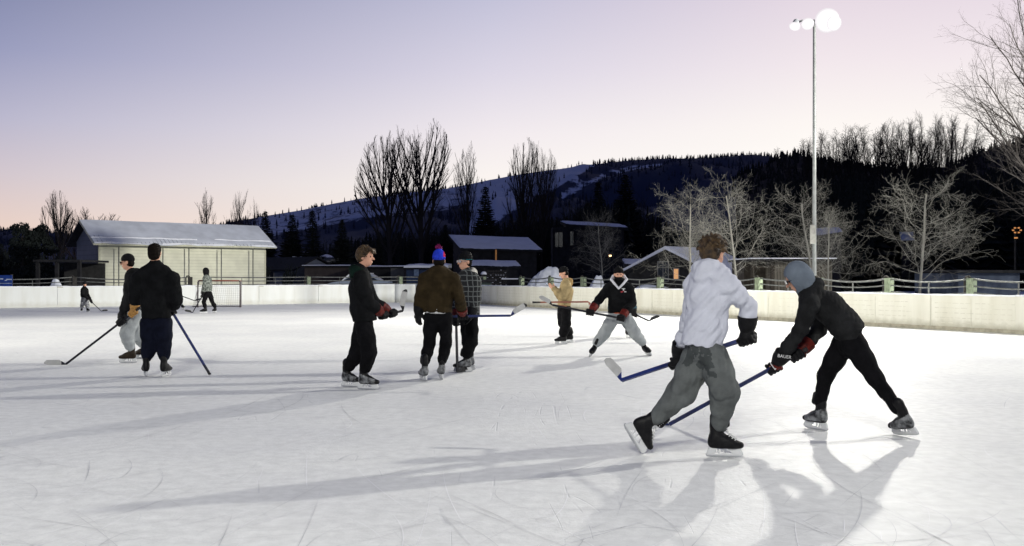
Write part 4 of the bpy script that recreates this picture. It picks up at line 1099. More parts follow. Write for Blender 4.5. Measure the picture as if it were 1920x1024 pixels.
# the long shed: snow on a ribbed metal roof, pale cream siding
def metal_snow():
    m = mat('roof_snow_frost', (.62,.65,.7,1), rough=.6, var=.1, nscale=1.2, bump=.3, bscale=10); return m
FROST = metal_snow()
eL = V((-25.3,60,0)); eR = V((-16.1,68,0)); dd = nrm(eR-eL); nn = V((-dd.y, dd.x, 0))
wA = eL+nn*.55+dd*.55; wB = eR+nn*.55-dd*.5
shed, A_, B_, d_, n_ = house('storage_shed', 'long cream sided shed with frosted metal roof behind the end boards', wA, wB, 3.58, 4.72, 2.0, .6, SIDC, FROST, snow=.05, rake=.5)
mb = MB()
sl = (4.72-3.58)/2.0
for i in range(46):   # standing seams of the roof
    p = A_+d_*(-.45+i*.29*(B_-A_).length/12.3); q0 = p-n_*.6+V((0,0,3.58-sl*.6+.17)); q1 = p+n_*.25+V((0,0,3.58+sl*.25+.17)); mb.tube([q0, q1], .022, 4)
mb.build('roof_ribs', mat('roof_metal', (.3,.32,.36,1), rough=.4, metal=.5, var=.1), shed)
mb = MB()
rr = random.Random(6)
for row, zf in ((0, .0), (1, .36)):
    for i in range(120):
        t_ = i/120*(B_-A_).length*1.07-.4; off = -.62+zf*1.7+.12*mnoise.noise(V((t_*.7,row*9,0))); 
        if mnoise.noise(V((t_*.5,row*5+2,3))) < -.15:
            if mb.v: mb.build('snow_ridge', SNOW, shed, True); mb = MB()
            continue
        p = A_+d_*t_+n_*off+V((0,0,3.58+sl*off+.2)); r_ = .045+.05*abs(mnoise.noise(V((t_*2,row,1))))
        mb.tube([p-d_*.08, p, p+d_*.08], [r_*.6,r_,r_*.6], 6)
if mb.v: mb.build('snow_ridge', SNOW, shed, True)
mb = MB(); z = V((0,0,1))
for px in (223, 305, 354, 415, 474):
    t_ = None
    best = min((abs(((A_-n_*.5+d_*q*.05).x*F/(A_-n_*.5+d_*q*.05).y+CX)-px), q) for q in range(280)); p = A_-n_*.5+d_*best[1]*.05
    pb = MB(); pb.tube([p, p+z*3.2], .035, 8); pb.build('eave_post', PIPE, shed, True)
mb.box(A_+d_*.06-n_*.012+z*1.6, (d_, n_, z), (.06,.012,1.6)); mb.box(B_-d_*.06-n_*.012+z*1.6, (d_, n_, z), (.06,.012,1.6)); mb.build('corner_trim', TRIMC, shed)
gm = bpy.data.objects['storage_shed']
# dark blue grey sheet over the left gable of the shed
mb = MB(); mb.add([A_-d_*.02, A_-d_*.02+n_*4, A_-d_*.02+n_*4+z*3.58, A_-d_*.02+n_*2+z*4.66, A_-d_*.02+z*3.58], [(0,1,2,3,4)]); mb.build('gable_siding', SIDB, shed)

# small blue grey house right of the shed
p0 = V(((498-CX)*84/F,84,0)); p1 = V(((540-CX)*80/F,80,0))
hs_, A_, B_, d_, n_ = house('small_house', 'small blue grey house with a row of windows right of the shed', p0+V((-3.2,4,0)), p1+V((-.4,4.,0)), 1.9, 2.9, 2.5, .3, SIDB, FROST, snow=.0, rake=.3)
opening(hs_, A_+d_*3.6, d_, n_, 1.5, .8, .9, bars=3)
def flatbox(name, label, x0, x1, ytop, D, depth, wm, snow=.12, cat='building', slope=0.0, zb=0):
    X0, X1 = (x0-CX)*D/F, (x1-CX)*D/F; zt = H+(HY-ytop)*D/F
    root = empty(name, (X0, D, 0), label, cat); mb = MB(); mb.bx(X0,X1,D,D+depth,zb,zt-.25); mb.build('wall', wm, root)
    mb = MB(); vs = [(X0-.2,D-.25,zt-.24),(X1+.2,D-.25,zt-.24+slope),(X1+.2,D+depth+.2,zt-.2+slope),(X0-.2,D+depth+.2,zt-.2)]
    vs += [(a,b,c+.12) for a,b,c in vs]; mb.add(vs, [(3,2,1,0),(4,5,6,7),(0,1,5,4),(1,2,6,5),(2,3,7,6),(3,0,4,7)]); r = mb.build('roof', WD, root)
    if snow:
        mb = MB(); N_ = 24; pv = None
        for i in range(N_+1):
            x = X0-.18+(X1-X0+.36)*i/N_; s_ = slope*i/N_; k = snow*(.8+.4*mnoise.noise(V((x,D,.3))))
            q = [(x,D-.24,zt-.118+s_),(x,D-.2,zt-.118+s_+k),(x,D+depth+.18,zt-.06+s_+k*1.8),(x,D+depth+.2,zt-.08+s_)]
            if pv: mb.add(pv+q, [(0,4,5,1),(1,5,6,2),(2,6,7,3)])
            pv = q
        mb.build('roof_snow', SNOW, r, True)
    return root
WBR = mat('wall_brown', (.055,.045,.042,1), rough=.9, var=.2, nscale=2, bump=.3, bscale=15)
WGB = mat('wall_blue', (.02,.035,.08,1), rough=.8, var=.2, nscale=2)
WGR = mat('wall_grey_panel', (.09,.09,.09,1), rough=.85, var=.15, nscale=2)
flatbox('low_garage', 'low dark garage with a blue lit snowy flat roof behind the brown shed', 552, 600, 488, 96, 12, WD, .5)
b1 = flatbox('brown_shed', 'long low brown shed with thin snowy roof edge behind the end fence', 571, 663, 495.5, 82, 6, WBR, .06)
b2 = flatbox('dark_shed', 'long low black shed with thin snow line right of the brown shed', 664, 757, 497, 78, 6, WD, .06)
mb = MB(); X = (732-CX)*77.7/F; mb.bx(X, X+1.02, 77.86, 77.98, .4, 2.0); mb.build('door_panel', WGR, b2)
b3 = flatbox('blue_cabin', 'small blue cabin with snowy roof right of the black shed', 762, 836, 499, 74, 4, WGB, .2)
mb = MB(); X = (776-CX)*73.9/F; mb.bx(X, X+.35, 73.9, 73.99, 1.4, 1.95); mb.build('window', mat('window_pale_blue', (.1,.15,.25,1), rough=.3), b3)
# parked car, only its roof line and screen show above the boards
CARP = mat('car_paint', (.2,.24,.3,1), rough=.3, var=.05, bump=0, spec=.5)
D_ = 68; cx0 = (612-CX)*D_/F
car = empty('parked_car', (cx0, D_, 0), 'parked pale car with snowy windscreen in front of the brown shed', 'car')
mb = MB(); pr = [(0,.35),(0,.85),(.5,.98),(1.1,1.05),(1.7,1.5),(3.0,1.52),(3.7,1.1),(4.3,1.0),(4.35,.4)]
mb.prism([V((cx0+x,D_,zz)) for x,zz in pr], V((0,1.7,0))); body = mb.build('body', CARP, car)
mb = MB(); mb.prism([V((cx0+x,D_-.01,zz)) for x,zz in ((1.2,1.08),(1.75,1.44),(2.95,1.46),(3.5,1.1))], V((0,-.01,0))); mb.build('window', GLASSD, car)
mb = MB(); mb.prism([V((cx0+x,D_+.1,zz)) for x,zz in ((1.12,1.08),(1.72,1.53),(3.0,1.55),(3.02,1.6),(1.6,1.58),(1.0,1.08))], V((0,1.5,0))); mb.build('snow', SNOW, car)
for wx in (.85, 3.4):
    for wy in (-.0, 1.55):
        mb = MB(); mb.tube([V((cx0+wx,D_+wy-.02,.33)), V((cx0+wx,D_+wy+.2,.33))], .33, 18); mb.build('wheel', EYE, car)

# barn with two snowy roofs
def slab_roof(name, label, quad, wallz, m, wm, depth=None, cat='building', th=.15, walls=True):
    """quad: photo pixels + distance of eave-left, eave-right, ridge-right, ridge-left"""
    P_ = [at(*q) for q in quad]; root = empty(name, (P_[0].x, P_[0].y, 0), label, cat); z = V((0,0,1))
    mb = MB(); vs = P_+[p-z*th for p in P_]; mb.add(vs, [(0,1,2,3),(7,6,5,4),(0,4,5,1),(1,5,6,2),(2,6,7,3),(3,7,4,0)]); r = mb.build('roof', wm, root)
    N1, N2 = 40, 6; vs = []; fs = []; 
    for i in range(N1+1):
        for j in range(N2+1):
            u, v = i/N1, j/N2; p = P_[0].lerp(P_[1], u).lerp(P_[3].lerp(P_[2], u), v)
            k = .02 if (i in (0,N1) or j in (0,N2)) else .14; vs.append(p+z*(k+.05*mnoise.noise(V((p.x*.6,p.y*.6,2)))+(.05*mnoise.noise(V((u*25,0,0))) if j == 0 else 0)+.03))
    for i in range(N1):
        for j in range(N2): a = i*(N2+1)+j; fs.append((a,a+N2+1,a+N2+2,a+1))
    link('roof_snow', vs, fs, m, r, True)
    if walls:
        i0, i1 = P_[0]*.94+P_[1]*.06, P_[1]*.94+P_[0]*.06; j0, j1 = P_[3]*.94+P_[2]*.06, P_[2]*.94+P_[3]*.06
        i0 = i0*.95+j0*.05; i1 = i1*.95+j1*.05
        mb = MB(); q = [i0, i1, j1, j0]; vs = [V((p.x,p.y,0)) for p in q]+[p-z*(th+.02) for p in q]
        mb.add(vs, [(0,1,5,4),(1,2,6,5),(2,3,7,6),(3,0,4,7)]); mb.build('wall', wm, root)
    return root
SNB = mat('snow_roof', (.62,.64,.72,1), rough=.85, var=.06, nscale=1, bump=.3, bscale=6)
WARM = emit('warm_light', (1,.5,.16,1), .9)
WARM2 = emit('warm_lamp', (1,.62,.3,1), 4)
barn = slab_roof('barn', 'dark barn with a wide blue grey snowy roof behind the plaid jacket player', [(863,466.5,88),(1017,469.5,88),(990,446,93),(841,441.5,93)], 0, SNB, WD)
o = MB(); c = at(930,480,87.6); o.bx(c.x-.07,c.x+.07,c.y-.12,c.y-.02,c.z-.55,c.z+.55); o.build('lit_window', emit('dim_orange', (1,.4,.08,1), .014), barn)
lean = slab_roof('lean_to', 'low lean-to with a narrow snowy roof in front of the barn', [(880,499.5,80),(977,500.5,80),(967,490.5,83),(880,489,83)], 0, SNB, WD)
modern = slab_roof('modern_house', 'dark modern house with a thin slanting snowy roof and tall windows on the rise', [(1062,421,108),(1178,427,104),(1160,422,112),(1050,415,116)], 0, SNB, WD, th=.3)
TEALG = mat('window_teal', (.012,.024,.026,1), rough=.2, var=.2, nscale=1, spec=.5)
for (xa, xb, ya, yb) in ((1041,1047,436,463),(1048,1055,436,463),(1069,1075,434,460),(1100,1109,436,460)):
    a = at(xa, yb, 107); b_ = at(xb, ya, 107); o = MB(); o.bx(a.x,b_.x,107,107.15,a.z,b_.z); f = o.build('window', TEALG, modern)
o = MB(); a = at(1036,520,107.5); b_ = at(1170,426,107.5); o.bx(a.x,b_.x,107.2,112,0,b_.z); o.build('facade', WD, modern)
# gabled cabin with a lit window
D_ = 62; e0 = V(((1186-CX)*D_/F, D_+1, 0)); 
cab = empty('gabled_cabin', (e0.x, e0.y, 0), 'dark gabled cabin with a small orange lit window behind the side fence', 'cabin')
X = lambda px, d: (px-CX)*d/F
def Z(py, d): return H+(HY-py)*d/F
pk = at(1245,470,D_); lf = at(1178,505,D_); rt = at(1322,508,D_)
mb = MB(); fr_ = [V((lf.x,D_,0)), V((rt.x,D_,0)), V((rt.x,D_,rt.z)), V((pk.x,D_,pk.z)), V((lf.x,D_,lf.z))]; mb.prism(fr_, V((4.0,4.8,0))); mb.build('wall', WD, cab)
for s_, q in ((0, lf), (1, rt)):
    d0 = nrm(q-pk); a = pk-d0*.0+V((0,-.5,.05)); b_ = q+d0*.7+V((0,-.5,.05)); ex = V((4.3,5.2,0)); mb = MB()
    mb.add([a,b_,b_+ex,a+ex, a-V((0,0,.14)), b_-V((0,0,.14)), b_+ex-V((0,0,.14)), a+ex-V((0,0,.14))], [(0,1,2,3),(7,6,5,4),(0,4,5,1),(1,5,6,2),(2,6,7,3),(3,7,4,0)]); r = mb.build('roof', WD, cab)
    mb = MB(); u_ = V((0,0,.02)); k = V((0,0,.22))
    mb.add([a+u_,b_+u_,b_+ex+u_,a+ex+u_,a+k+V((0,.15,0)),b_+k*.7+V((0,.15,0)),b_+ex+k*.7,a+ex+k], [(4,5,6,7),(0,1,5,4),(1,2,6,5),(3,0,4,7),(2,3,7,6)]); mb.build('roof_snow', SNB, r)
opening(cab, V((X(1243,D_),D_,0)), V((1,0,0)), V((0,1,0)), .62, 1.2, Z(527,D_), bars=2, nm='door', fr=.04)
opening(cab, V((X(1267.5,D_),D_,0)), V((1,0,0)), V((0,1,0)), .28, .62, Z(523,D_), glass=emit('window_glow', (1,.5,.2,1), .32), fr=.05)
s2 = slab_roof('neighbour_cabin', 'low dark cabin with a small snowy roof left of the gabled cabin', [(1172,496,70),(1207,498,70),(1200,487,74),(1166,488,74)], 0, SNB, WD)
mb = MB(); c = at(1144,481,80); mb.tube([c, c+V((0,0,.12))], .1, 8); o = mb.build('porch_lamp', WARM2); tag(o, 'tiny orange lamp glowing in the dark above the wide stance player', 'lamp')
mb = MB(); mb.box(c+V((0,.4,-1.6)), ((1,0,0),(0,1,0),(0,0,1)), (.04,.04,1.7)); q = mb.build('lamp_post', WD, o)
# plank shed on the right
PLANK = mat('planks_grey', (.11,.1,.085,1), rough=.9, color2=(.04,.036,.03,1), nscale=5, bump=.5, bscale=18, stretch=(3,3,.15))
D_ = 44; pl = empty('plank_shed', (X(1408,D_), D_, 0), 'weathered grey plank shed behind the fence near the floodlight pole', 'shed')
mb = MB(); zt = Z(490,D_); mb.bx(X(1452,D_),X(1560,D_),D_,D_+4,0,zt); mb.build('wall', PLANK, pl)
BAYW = mat('bay_wood', (.03,.025,.02,1), rough=.9)
mb = MB(); mb.bx(X(1410,D_),X(1452,D_)-.005,D_+1.5,D_+4,0,zt); mb.build('bay_wall', BAYW, pl)
for px in (1412,1449):
    mb = MB(); mb.bx(X(px,D_)-.07,X(px,D_)+.07,D_-.003,D_+.15,0,zt); mb.build('bay_post', BAYW, pl)
mb = MB(); mb.bx(X(1414,D_),X(1447,D_),D_+.02,D_+.12,Z(503,D_),Z(498,D_)); mb.build('bay_beam', BAYW, pl)
mb = MB(); mb.bx(X(1404,D_),X(1566,D_),D_-.3,D_+4.3,zt+.01,zt+.1); r = mb.build('roof', WD, pl)
mb = MB(); mb.bx(X(1404,D_)+.02,X(1566,D_)-.02,D_-.3,D_+4.3,zt+.103,zt+.15); mb.build('roof_snow', SNB, r)
# patches of roofs glimpsed through the trees on the right
slab_roof('hillside_house', 'snowy house roof glimpsed behind the floodlight pole', [(1532,443,75),(1580,436,78),(1572,428,82),(1528,430,80)], 0, SNB, WD)
slab_roof('far_house', 'small snowy roof glimpsed through the rightmost small tree', [(1690,452,90),(1715,452,90),(1712,436,94),(1686,436,94)], 0, SNB, WD)
wv = flatbox('blue_wall_building', 'dark building with a bluish mural wall behind the right end of the fence', 1797, 1912, 502, 46, 5, mat('mural_blue', (.06,.075,.11,1), rough=.8, color2=(.02,.028,.05,1), nscale=1.4, bump=.1), 0)
mb = MB(); c = at(1905,433,52)
o = empty('garden_light', (c.x, c.y, 0), 'cluster of small orange bulbs glowing behind the big bare tree', 'light'); OR2 = emit('dim_orange2', (1,.42,.12,1), .25)
for i in range(6):
    a_ = i*1.05; mb = MB(); mb.tube([c+V((.2*math.cos(a_)+.05,0,.14*math.sin(a_))), c+V((.2*math.cos(a_)+.05,0,.14*math.sin(a_)+.07))], .055, 6); mb.build('bulb', OR2, o)
mb = MB(); mb.tube([c+V((0,0,-.4)), c+V((0,0,-.33))], .09, 6); mb.build('bulb', OR2, o)
mb = MB(); mb.tube([V((c.x,c.y+.1,0)), c+V((0,.1,.2))], .05, 6); mb.build('post', WD, o)
# left: dark open shelter, blue sign, snow covered things
D_ = 56; sh = empty('open_shelter', (X(62,D_), D_, 0), 'dark open shelter between the tree and the shed at the left', 'shelter')
mb = MB(); zt = Z(487,D_); mb.bx(X(62,D_),X(150,D_),D_,D_+4,zt-.12,zt); mb.build('roof', WD, sh)
for px in (68,104,146):
    mb = MB(); mb.bx(X(px,D_)-.09,X(px,D_)+.09,D_+.1,D_+.28,0,zt-.12); mb.build('post', WD, sh)
mb = MB(); mb.bx(X(66,D_),X(146,D_),D_+3.6,D_+3.8,0,zt-.15); mb.build('back_wall', mat('shelter_back', (.02,.02,.02,1), rough=.9), sh)
D_ = 47.5; bs = empty('advertising_board', (X(-20,D_), D_, 0), 'blue board with white script behind the left end of the rink wall', 'sign')
mb = MB(); mb.bx(X(-22,D_),X(22,D_),D_,D_+.06,.55,Z(516,D_)); mb.build('board', mat('board_blue', (.012,.04,.2,1), rough=.5, var=.3, nscale=3, bump=0), bs)
mb = MB()
for (x0,x1,y0,y1) in ((12,22,523,525),(9,13,525,526.5),(-12,6,522,524),(-16,22,531,531.8)): mb.bx(X(x0,D_),X(x1,D_),D_-.012,D_-.002,Z(y1,D_),Z(y0,D_))
mb.build('script', mat('script_white', (.45,.5,.6,1), rough=.6, bump=0), bs)
for px in (-20,20):
    mb = MB(); mb.bx(X(px,D_)-.04,X(px,D_)+.04,D_+.062,D_+.14,0,1.5); mb.build('post', POSTD, bs)
# snow heaps
def heap(name, label, cx, D_, w, h, seed):
    vs = []; fs = []; N1, N2 = 80, 50; X0 = X(cx, D_); 
    for i in range(N1+1):
        for j in range(N2+1):
            u, v = i/N1*2-1, j/N2*2-1; r2 = (abs(u)**2.2+abs(v)**2)**.5; k = math.exp(-2.6*r2**2.2)
            n = .9+.22*mnoise.noise(V((u*1.6+seed, v*1.6, seed)))+.07*mnoise.noise(V((u*5,v*5,seed)))+.02*mnoise.noise(V((u*14,v*14,seed)))
            vs.append((X0+u*w, D_+v*w*.7, -.05+h*1.1*k*n))
    for i in range(N1):
        for j in range(N2): a = i*(N2+1)+j; fs.append((a,a+N2+1,a+N2+2,a+1))
    tag(link(name, vs, fs, SNOWC, None, True), label, 'snow pile')
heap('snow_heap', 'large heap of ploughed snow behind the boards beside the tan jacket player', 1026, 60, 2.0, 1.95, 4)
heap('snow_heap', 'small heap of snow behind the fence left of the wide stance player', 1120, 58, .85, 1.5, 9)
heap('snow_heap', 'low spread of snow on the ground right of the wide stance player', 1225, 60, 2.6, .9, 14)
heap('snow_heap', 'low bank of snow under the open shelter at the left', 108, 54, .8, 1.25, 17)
# rack with stacked wood and a covered bin by the lean-to
D_ = 66; rk = empty('firewood_rack', (X(912,D_), D_, 0), 'rack of stacked firewood dusted with snow under the lean-to', 'rack')
rr = random.Random(3)
LOGM = mat('log_dark', (.03,.028,.026,1), rough=.9, var=.4)
mb = MB()
for r_ in range(8):
    for i in range(8):
        c = V((X(914,D_)+i*.17+.05*(r_%2), D_, .55+r_*.165)); mb.tube([c, c+V((0,.6,0))], .075, 7)
mb.build('logs', LOGM, rk)
mb = MB()
for r_ in range(8):
    for i in range(8):
        if rr.random() < .55: c = V((X(914,D_)+i*.17+.05*(r_%2), D_, .62+r_*.165)); mb.bx(c.x-.05,c.x+.05,c.y-.01,c.y+.5,c.z,c.z+.02)
mb.build('snow', SNB, rk)
mb = MB()
for x in (908, 952): mb.bx(X(x,D_)-.05,X(x,D_)+.05,D_,D_+.1,0,1.95)
mb.build('frame', WD, rk)
D_ = 64; bn = empty('covered_grill', (X(907,D_), D_, 0), 'snow capped grill standing beside the firewood rack', 'grill')
Q = SDF(.03); c = at(907,516,D_); Q.ell(c+V((0,0,-.05)), ((1,0,0),(0,1,0),(0,0,1)), (.2,.2,.26), .05); Q.build('lid', WD, bn)
Q = SDF(.03); Q.ell(c+V((0,0,.08)), ((1,0,0),(0,1,0),(0,0,1)), (.19,.19,.16), .05); Q.build('snow', SNB, bn)
mb = MB(); 
for sx in (-.15,.15): mb.tube([V((c.x+sx,c.y,0)), V((c.x+sx*.6,c.y,c.z-.2))], .03, 6)
mb.build('stand', WD, bn)
flatbox('utility_cabinet', 'dark green utility cabinet behind the boards near the plaid jacket player', 898, 921, 522, 60, .8, mat('cabinet_green', (.05,.07,.065,1), rough=.6), .0, 'cabinet')
D_ = 63; tb = empty('picnic_table', (X(942,D_), D_, 0), 'dark table with snow on its top left of the large snow heap', 'table')
mb = MB(); mb.bx(X(940,D_),X(972,D_),D_,D_+.8,Z(526,D_),Z(524,D_)); t1 = mb.build('tabletop', WD, tb)
mb = MB(); mb.bx(X(940,D_)+.01,X(972,D_)-.01,D_+.01,D_+.79,Z(524,D_)+.002,Z(522,D_)); mb.build('snow', SNB, t1)
for px in (942,970):
    mb = MB(); mb.bx(X(px,D_)-.04,X(px,D_)+.04,D_+.3,D_+.4,0,Z(526,D_)-.002); mb.build('leg', WD, tb)
# ------------------------------------------------------------------ trees
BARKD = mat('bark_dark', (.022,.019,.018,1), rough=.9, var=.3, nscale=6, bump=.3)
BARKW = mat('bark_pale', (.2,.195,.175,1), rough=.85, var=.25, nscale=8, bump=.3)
BARKG = mat('bark_grey', (.07,.068,.06,1), rough=.9, var=.3, nscale=5, bump=.4)
BARKR = mat('bark_reddish', (.05,.036,.034,1), rough=.9, var=.3, nscale=6, bump=.2)
NEED = mat('needles_dark', (.010,.014,.013,1), rough=.95, var=.4, nscale=1.5, bump=.2)
def rv(r): return V((r.gauss(0,1), r.gauss(0,1), r.gauss(0,1)))
def grow(mb, twigs, r, p, d, ln, rad, lev, cfg):
    maxl, jit, trop, kids, spread, ratio, minr, nseg = cfg['maxl'], cfg['jit'], cfg['trop'], cfg['kids'], cfg['spread'], cfg['ratio'], cfg['minr'], cfg['seg']
    env = cfg.get('env'); n = max(3, int(nseg-lev)); pts = [p]; rs = [rad]; dirs = [d]; sl = ln/n
    for i in range(n):
        d = nrm(d + rv(r)*(min(jit,.035) if lev == 0 else jit*(1+.35*lev)) + V((0,0,1))*trop[min(lev, len(trop)-1)])
        p = p+d*sl
        if env and lev and ((p.x*p.x+p.y*p.y)/env[2]**2+((p.z-env[0])/env[1])**2 > 1) and p.z > env[0]-.1 and len(pts) > 1: n = len(pts)-1; break
        pts.append(p); dirs.append(d); rs.append(max(minr, rad*(1-(i+1)/n*(.7 if lev else .5))))
    (mb if lev == 0 else twigs).tube(pts, rs, 7 if lev == 0 else (5 if lev == 1 else 3), cap=False)
    if lev >= maxl: return
    nk = kids[min(lev, len(kids)-1)]; st = cfg['start'][min(lev, len(cfg['start'])-1)]
    for k in range(nk):
        t = st+(1-st)*(k+r.random()*.8)/nk; t = min(.98, t); i = min(n-1, int(t*n)); f = t*n-i
        q = pts[i].lerp(pts[i+1], f); dd = dirs[i+1]; a = dd.orthogonal().normalized(); b = dd.cross(a)
        an = r.uniform(0, 6.283) if lev else k*2.4+r.uniform(-.5,.5); sp = spread[min(lev, len(spread)-1)]*r.uniform(.7,1.25)
        nd = nrm(dd*math.cos(sp)+(a*math.cos(an)+b*math.sin(an))*math.sin(sp))
        ll = ln*ratio[min(lev, len(ratio)-1)]*(r.uniform(.92,1.05) if lev == 0 else r.uniform(.7,1.2))*(1.15-.55*t if cfg.get('taper', True) else 1)
        grow(mb, twigs, r, q, nd, ll, max(minr, rs[i]*cfg.get('rr', .55)), lev+1, cfg)
CFG = dict(
 fan=dict(maxl=3, jit=.03, trop=(.02,.06,.06,.05), kids=(17,11,5), spread=(.55,.42,.45), ratio=(1.15,.36,.42), minr=.0045, env=(.5,.5,.25), seg=11, start=(.24,.15,.1), rr=.5),
 upright=dict(maxl=3, jit=.035, trop=(.02,.1,.1,.1), kids=(22,9,5), spread=(.42,.4,.4), ratio=(.52,.42,.45), minr=.006, seg=9, start=(.15,.12,.2), rr=.42),
 spread=dict(maxl=3, jit=.125, trop=(.0,.03,.01,-.01), kids=(30,8,5), spread=(1.15,.7,.8), ratio=(.56,.5,.55), minr=.0048, seg=10, start=(.27,.15,.15), rr=.21),
 big=dict(maxl=4, jit=.06, trop=(.0,.05,.04,.02,.0), kids=(16,10,7,5), spread=(.75,.55,.6,.7), ratio=(.8,.5,.48,.5), minr=.0026, seg=10, start=(.15,.15,.15,.15), rr=.55),
 vase=dict(maxl=3, jit=.05, trop=(.02,.05,.03,.0), kids=(11,18,9), spread=(.42,.6,.85), ratio=(1.3,.2,.6), minr=.0042, env=(.62,.38,.27), seg=11, start=(.3,.5,.2), rr=.5),
 bushy=dict(maxl=3, jit=.05, trop=(.02,.09,.08,.08), kids=(18,11,6), spread=(.8,.5,.5), ratio=(.8,.5,.5), minr=.008, seg=8, start=(.05,.1,.2), rr=.6),
)
PROTO = {}
def tree(name, label, kind, base, hgt, m, seed, group=None, thick=1.0, width=1.0, rz=0, lean=(0,0)):
    """one bare tree: trunk part and crown part; identical seeds share mesh data"""
    key = (kind, seed)
    if key not in PROTO:
        r = random.Random(seed*13+5); t = MB(); c = MB(); cfg = CFG[kind]
        hh = {'fan':.62,'upright':.86,'spread':.92,'big':.62,'bushy':.5,'vase':.5}[kind]
        grow(t, c, r, V((0,0,0)), nrm(V((lean[0],lean[1],1))), hh, {'fan':.016,'upright':.013,'spread':.0115,'big':.02,'bushy':.018,'vase':.014}[kind]*thick, 0, dict(cfg, minr=cfg['minr']/10.0*thick))
        zs = [v[2] for v in c.v]; s = 1/max(zs)
        ms = []
        for nm, q in (('trunk', t), ('crown', c)):
            me = bpy.data.meshes.new(nm); me.from_pydata([tuple(np.array(v)*s) for v in q.v], [], q.f); me.materials.append(m)
            me.polygons.foreach_set('use_smooth', np.ones(len(me.polygons), dtype=bool)); ms.append(me)
        PROTO[key] = ms
    root = empty(name, base, label, 'tree', group); root.scale = (hgt*width, hgt*width, hgt); root.rotation_euler = (0,0,rz)
    for nm, me in zip(('trunk','crown'), PROTO[key]):
        o = bpy.data.objects.new(nm, me); col.objects.link(o); o.parent = root
    return root
def tree_px(name, label, kind, px, ytop, D_, m, seed, **k):
    return tree(name, label, kind, (X(px, D_), D_, -.02), Z(ytop, D_), m, seed, **k)
# four pale young trees lit by the floodlights
G = 'small pale trees in a row behind the side fence'
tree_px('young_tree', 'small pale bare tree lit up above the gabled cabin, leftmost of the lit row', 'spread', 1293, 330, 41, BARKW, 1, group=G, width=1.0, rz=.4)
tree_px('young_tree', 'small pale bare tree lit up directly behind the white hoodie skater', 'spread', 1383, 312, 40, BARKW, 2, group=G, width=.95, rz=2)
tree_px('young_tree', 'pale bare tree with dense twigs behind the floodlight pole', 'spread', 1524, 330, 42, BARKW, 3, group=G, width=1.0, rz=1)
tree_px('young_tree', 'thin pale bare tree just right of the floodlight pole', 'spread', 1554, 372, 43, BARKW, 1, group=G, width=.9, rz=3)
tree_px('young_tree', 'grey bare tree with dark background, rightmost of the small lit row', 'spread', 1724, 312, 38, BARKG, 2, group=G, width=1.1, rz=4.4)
tree_px('large_tree', 'large bare tree reaching in from the right edge with branches up to the top', 'big', 2062, -120, 33, BARKD, 7, thick=.5, width=.95, rz=.6)
tree_px('slim_tree', 'slim dark bare tree standing before the modern house', 'spread', 1130, 385, 66, BARKD, 3, width=.8, rz=1.7)
# dark tall cottonwoods
G = 'tall dark bare trees against the sky'
tree_px('cottonwood', 'tall dark fan shaped bare tree, left of the tallest pair above the sheds', 'fan', 733, 232, 120, BARKD, 11, group=G, width=.92, thick=1.15)
tree_px('cottonwood', 'tallest dark fan shaped bare tree above the curly haired and brown hoodie players', 'fan', 790, 222, 122, BARKD, 12, group=G, width=.92, thick=1.15)
tree_px('cottonwood', 'slender dark bare tree between the tallest pair and the wide tree', 'upright', 876, 262, 128, BARKD, 13, group=G, width=.85, thick=1.3)
tree_px('cottonwood', 'wide dark bare tree above the barn, left one of two close together', 'fan', 985, 256, 130, BARKD, 14, group=G, width=.7, thick=1.3)
tree_px('cottonwood', 'wide dark bare tree above the barn, right one of two close together', 'fan', 1015, 262, 126, BARKD, 11, group=G, width=.6, thick=1.3, rz=2)
# left
tree_px('bare_tree', 'round headed dark bare tree left of the cream shed', 'fan', 107, 355, 100, BARKD, 15, width=.72, thick=1.5)
tree_px('shrubby_tree', 'low reddish bushy bare tree above the left end of the shed roof', 'bushy', 178, 388, 105, BARKR, 16, width=1.1, thick=1.2)
tree_px('poplar', 'narrow pale brown poplar above the right half of the shed roof, left of two', 'upright', 383, 350, 130, BARKR, 13, width=.75, thick=1.1, rz=1)
tree_px('poplar', 'narrow pale brown poplar above the shed roof beside the dark spruces', 'upright', 433, 352, 132, BARKR, 18, width=.75, thick=1.1)
tree_px('poplar', 'very thin faint bare tree just left of the pointed spruce', 'upright', 478, 368, 140, BARKR, 13, width=.4, thick=.8, rz=3)
# row of airy trees on the right horizon
rr = random.Random(8)
desc = ['lowest and leftmost', 'second from the left', 'third from the left', 'fourth from the left', 'fifth from the left', 'sixth from the left', 'seventh from the left', 'eighth from the left', 'ninth from the left', 'tenth from the left', 'rightmost']
for i, (px, yt) in enumerate(((1510,250),(1540,240),(1578,232),(1606,236),(1632,222),(1662,226),(1686,214),(1716,210),(1742,212),(1772,208),(1800,212))):
    tree_px('roadside_tree', 'airy bare tree on the right skyline, %s of the row' % desc[i], 'vase', px, yt, 150, BARKD, (14,17,12)[i%3], group='airy bare trees along the right skyline', width=.85+rr.uniform(-.08,.12), thick=1.1, rz=rr.uniform(0,6))

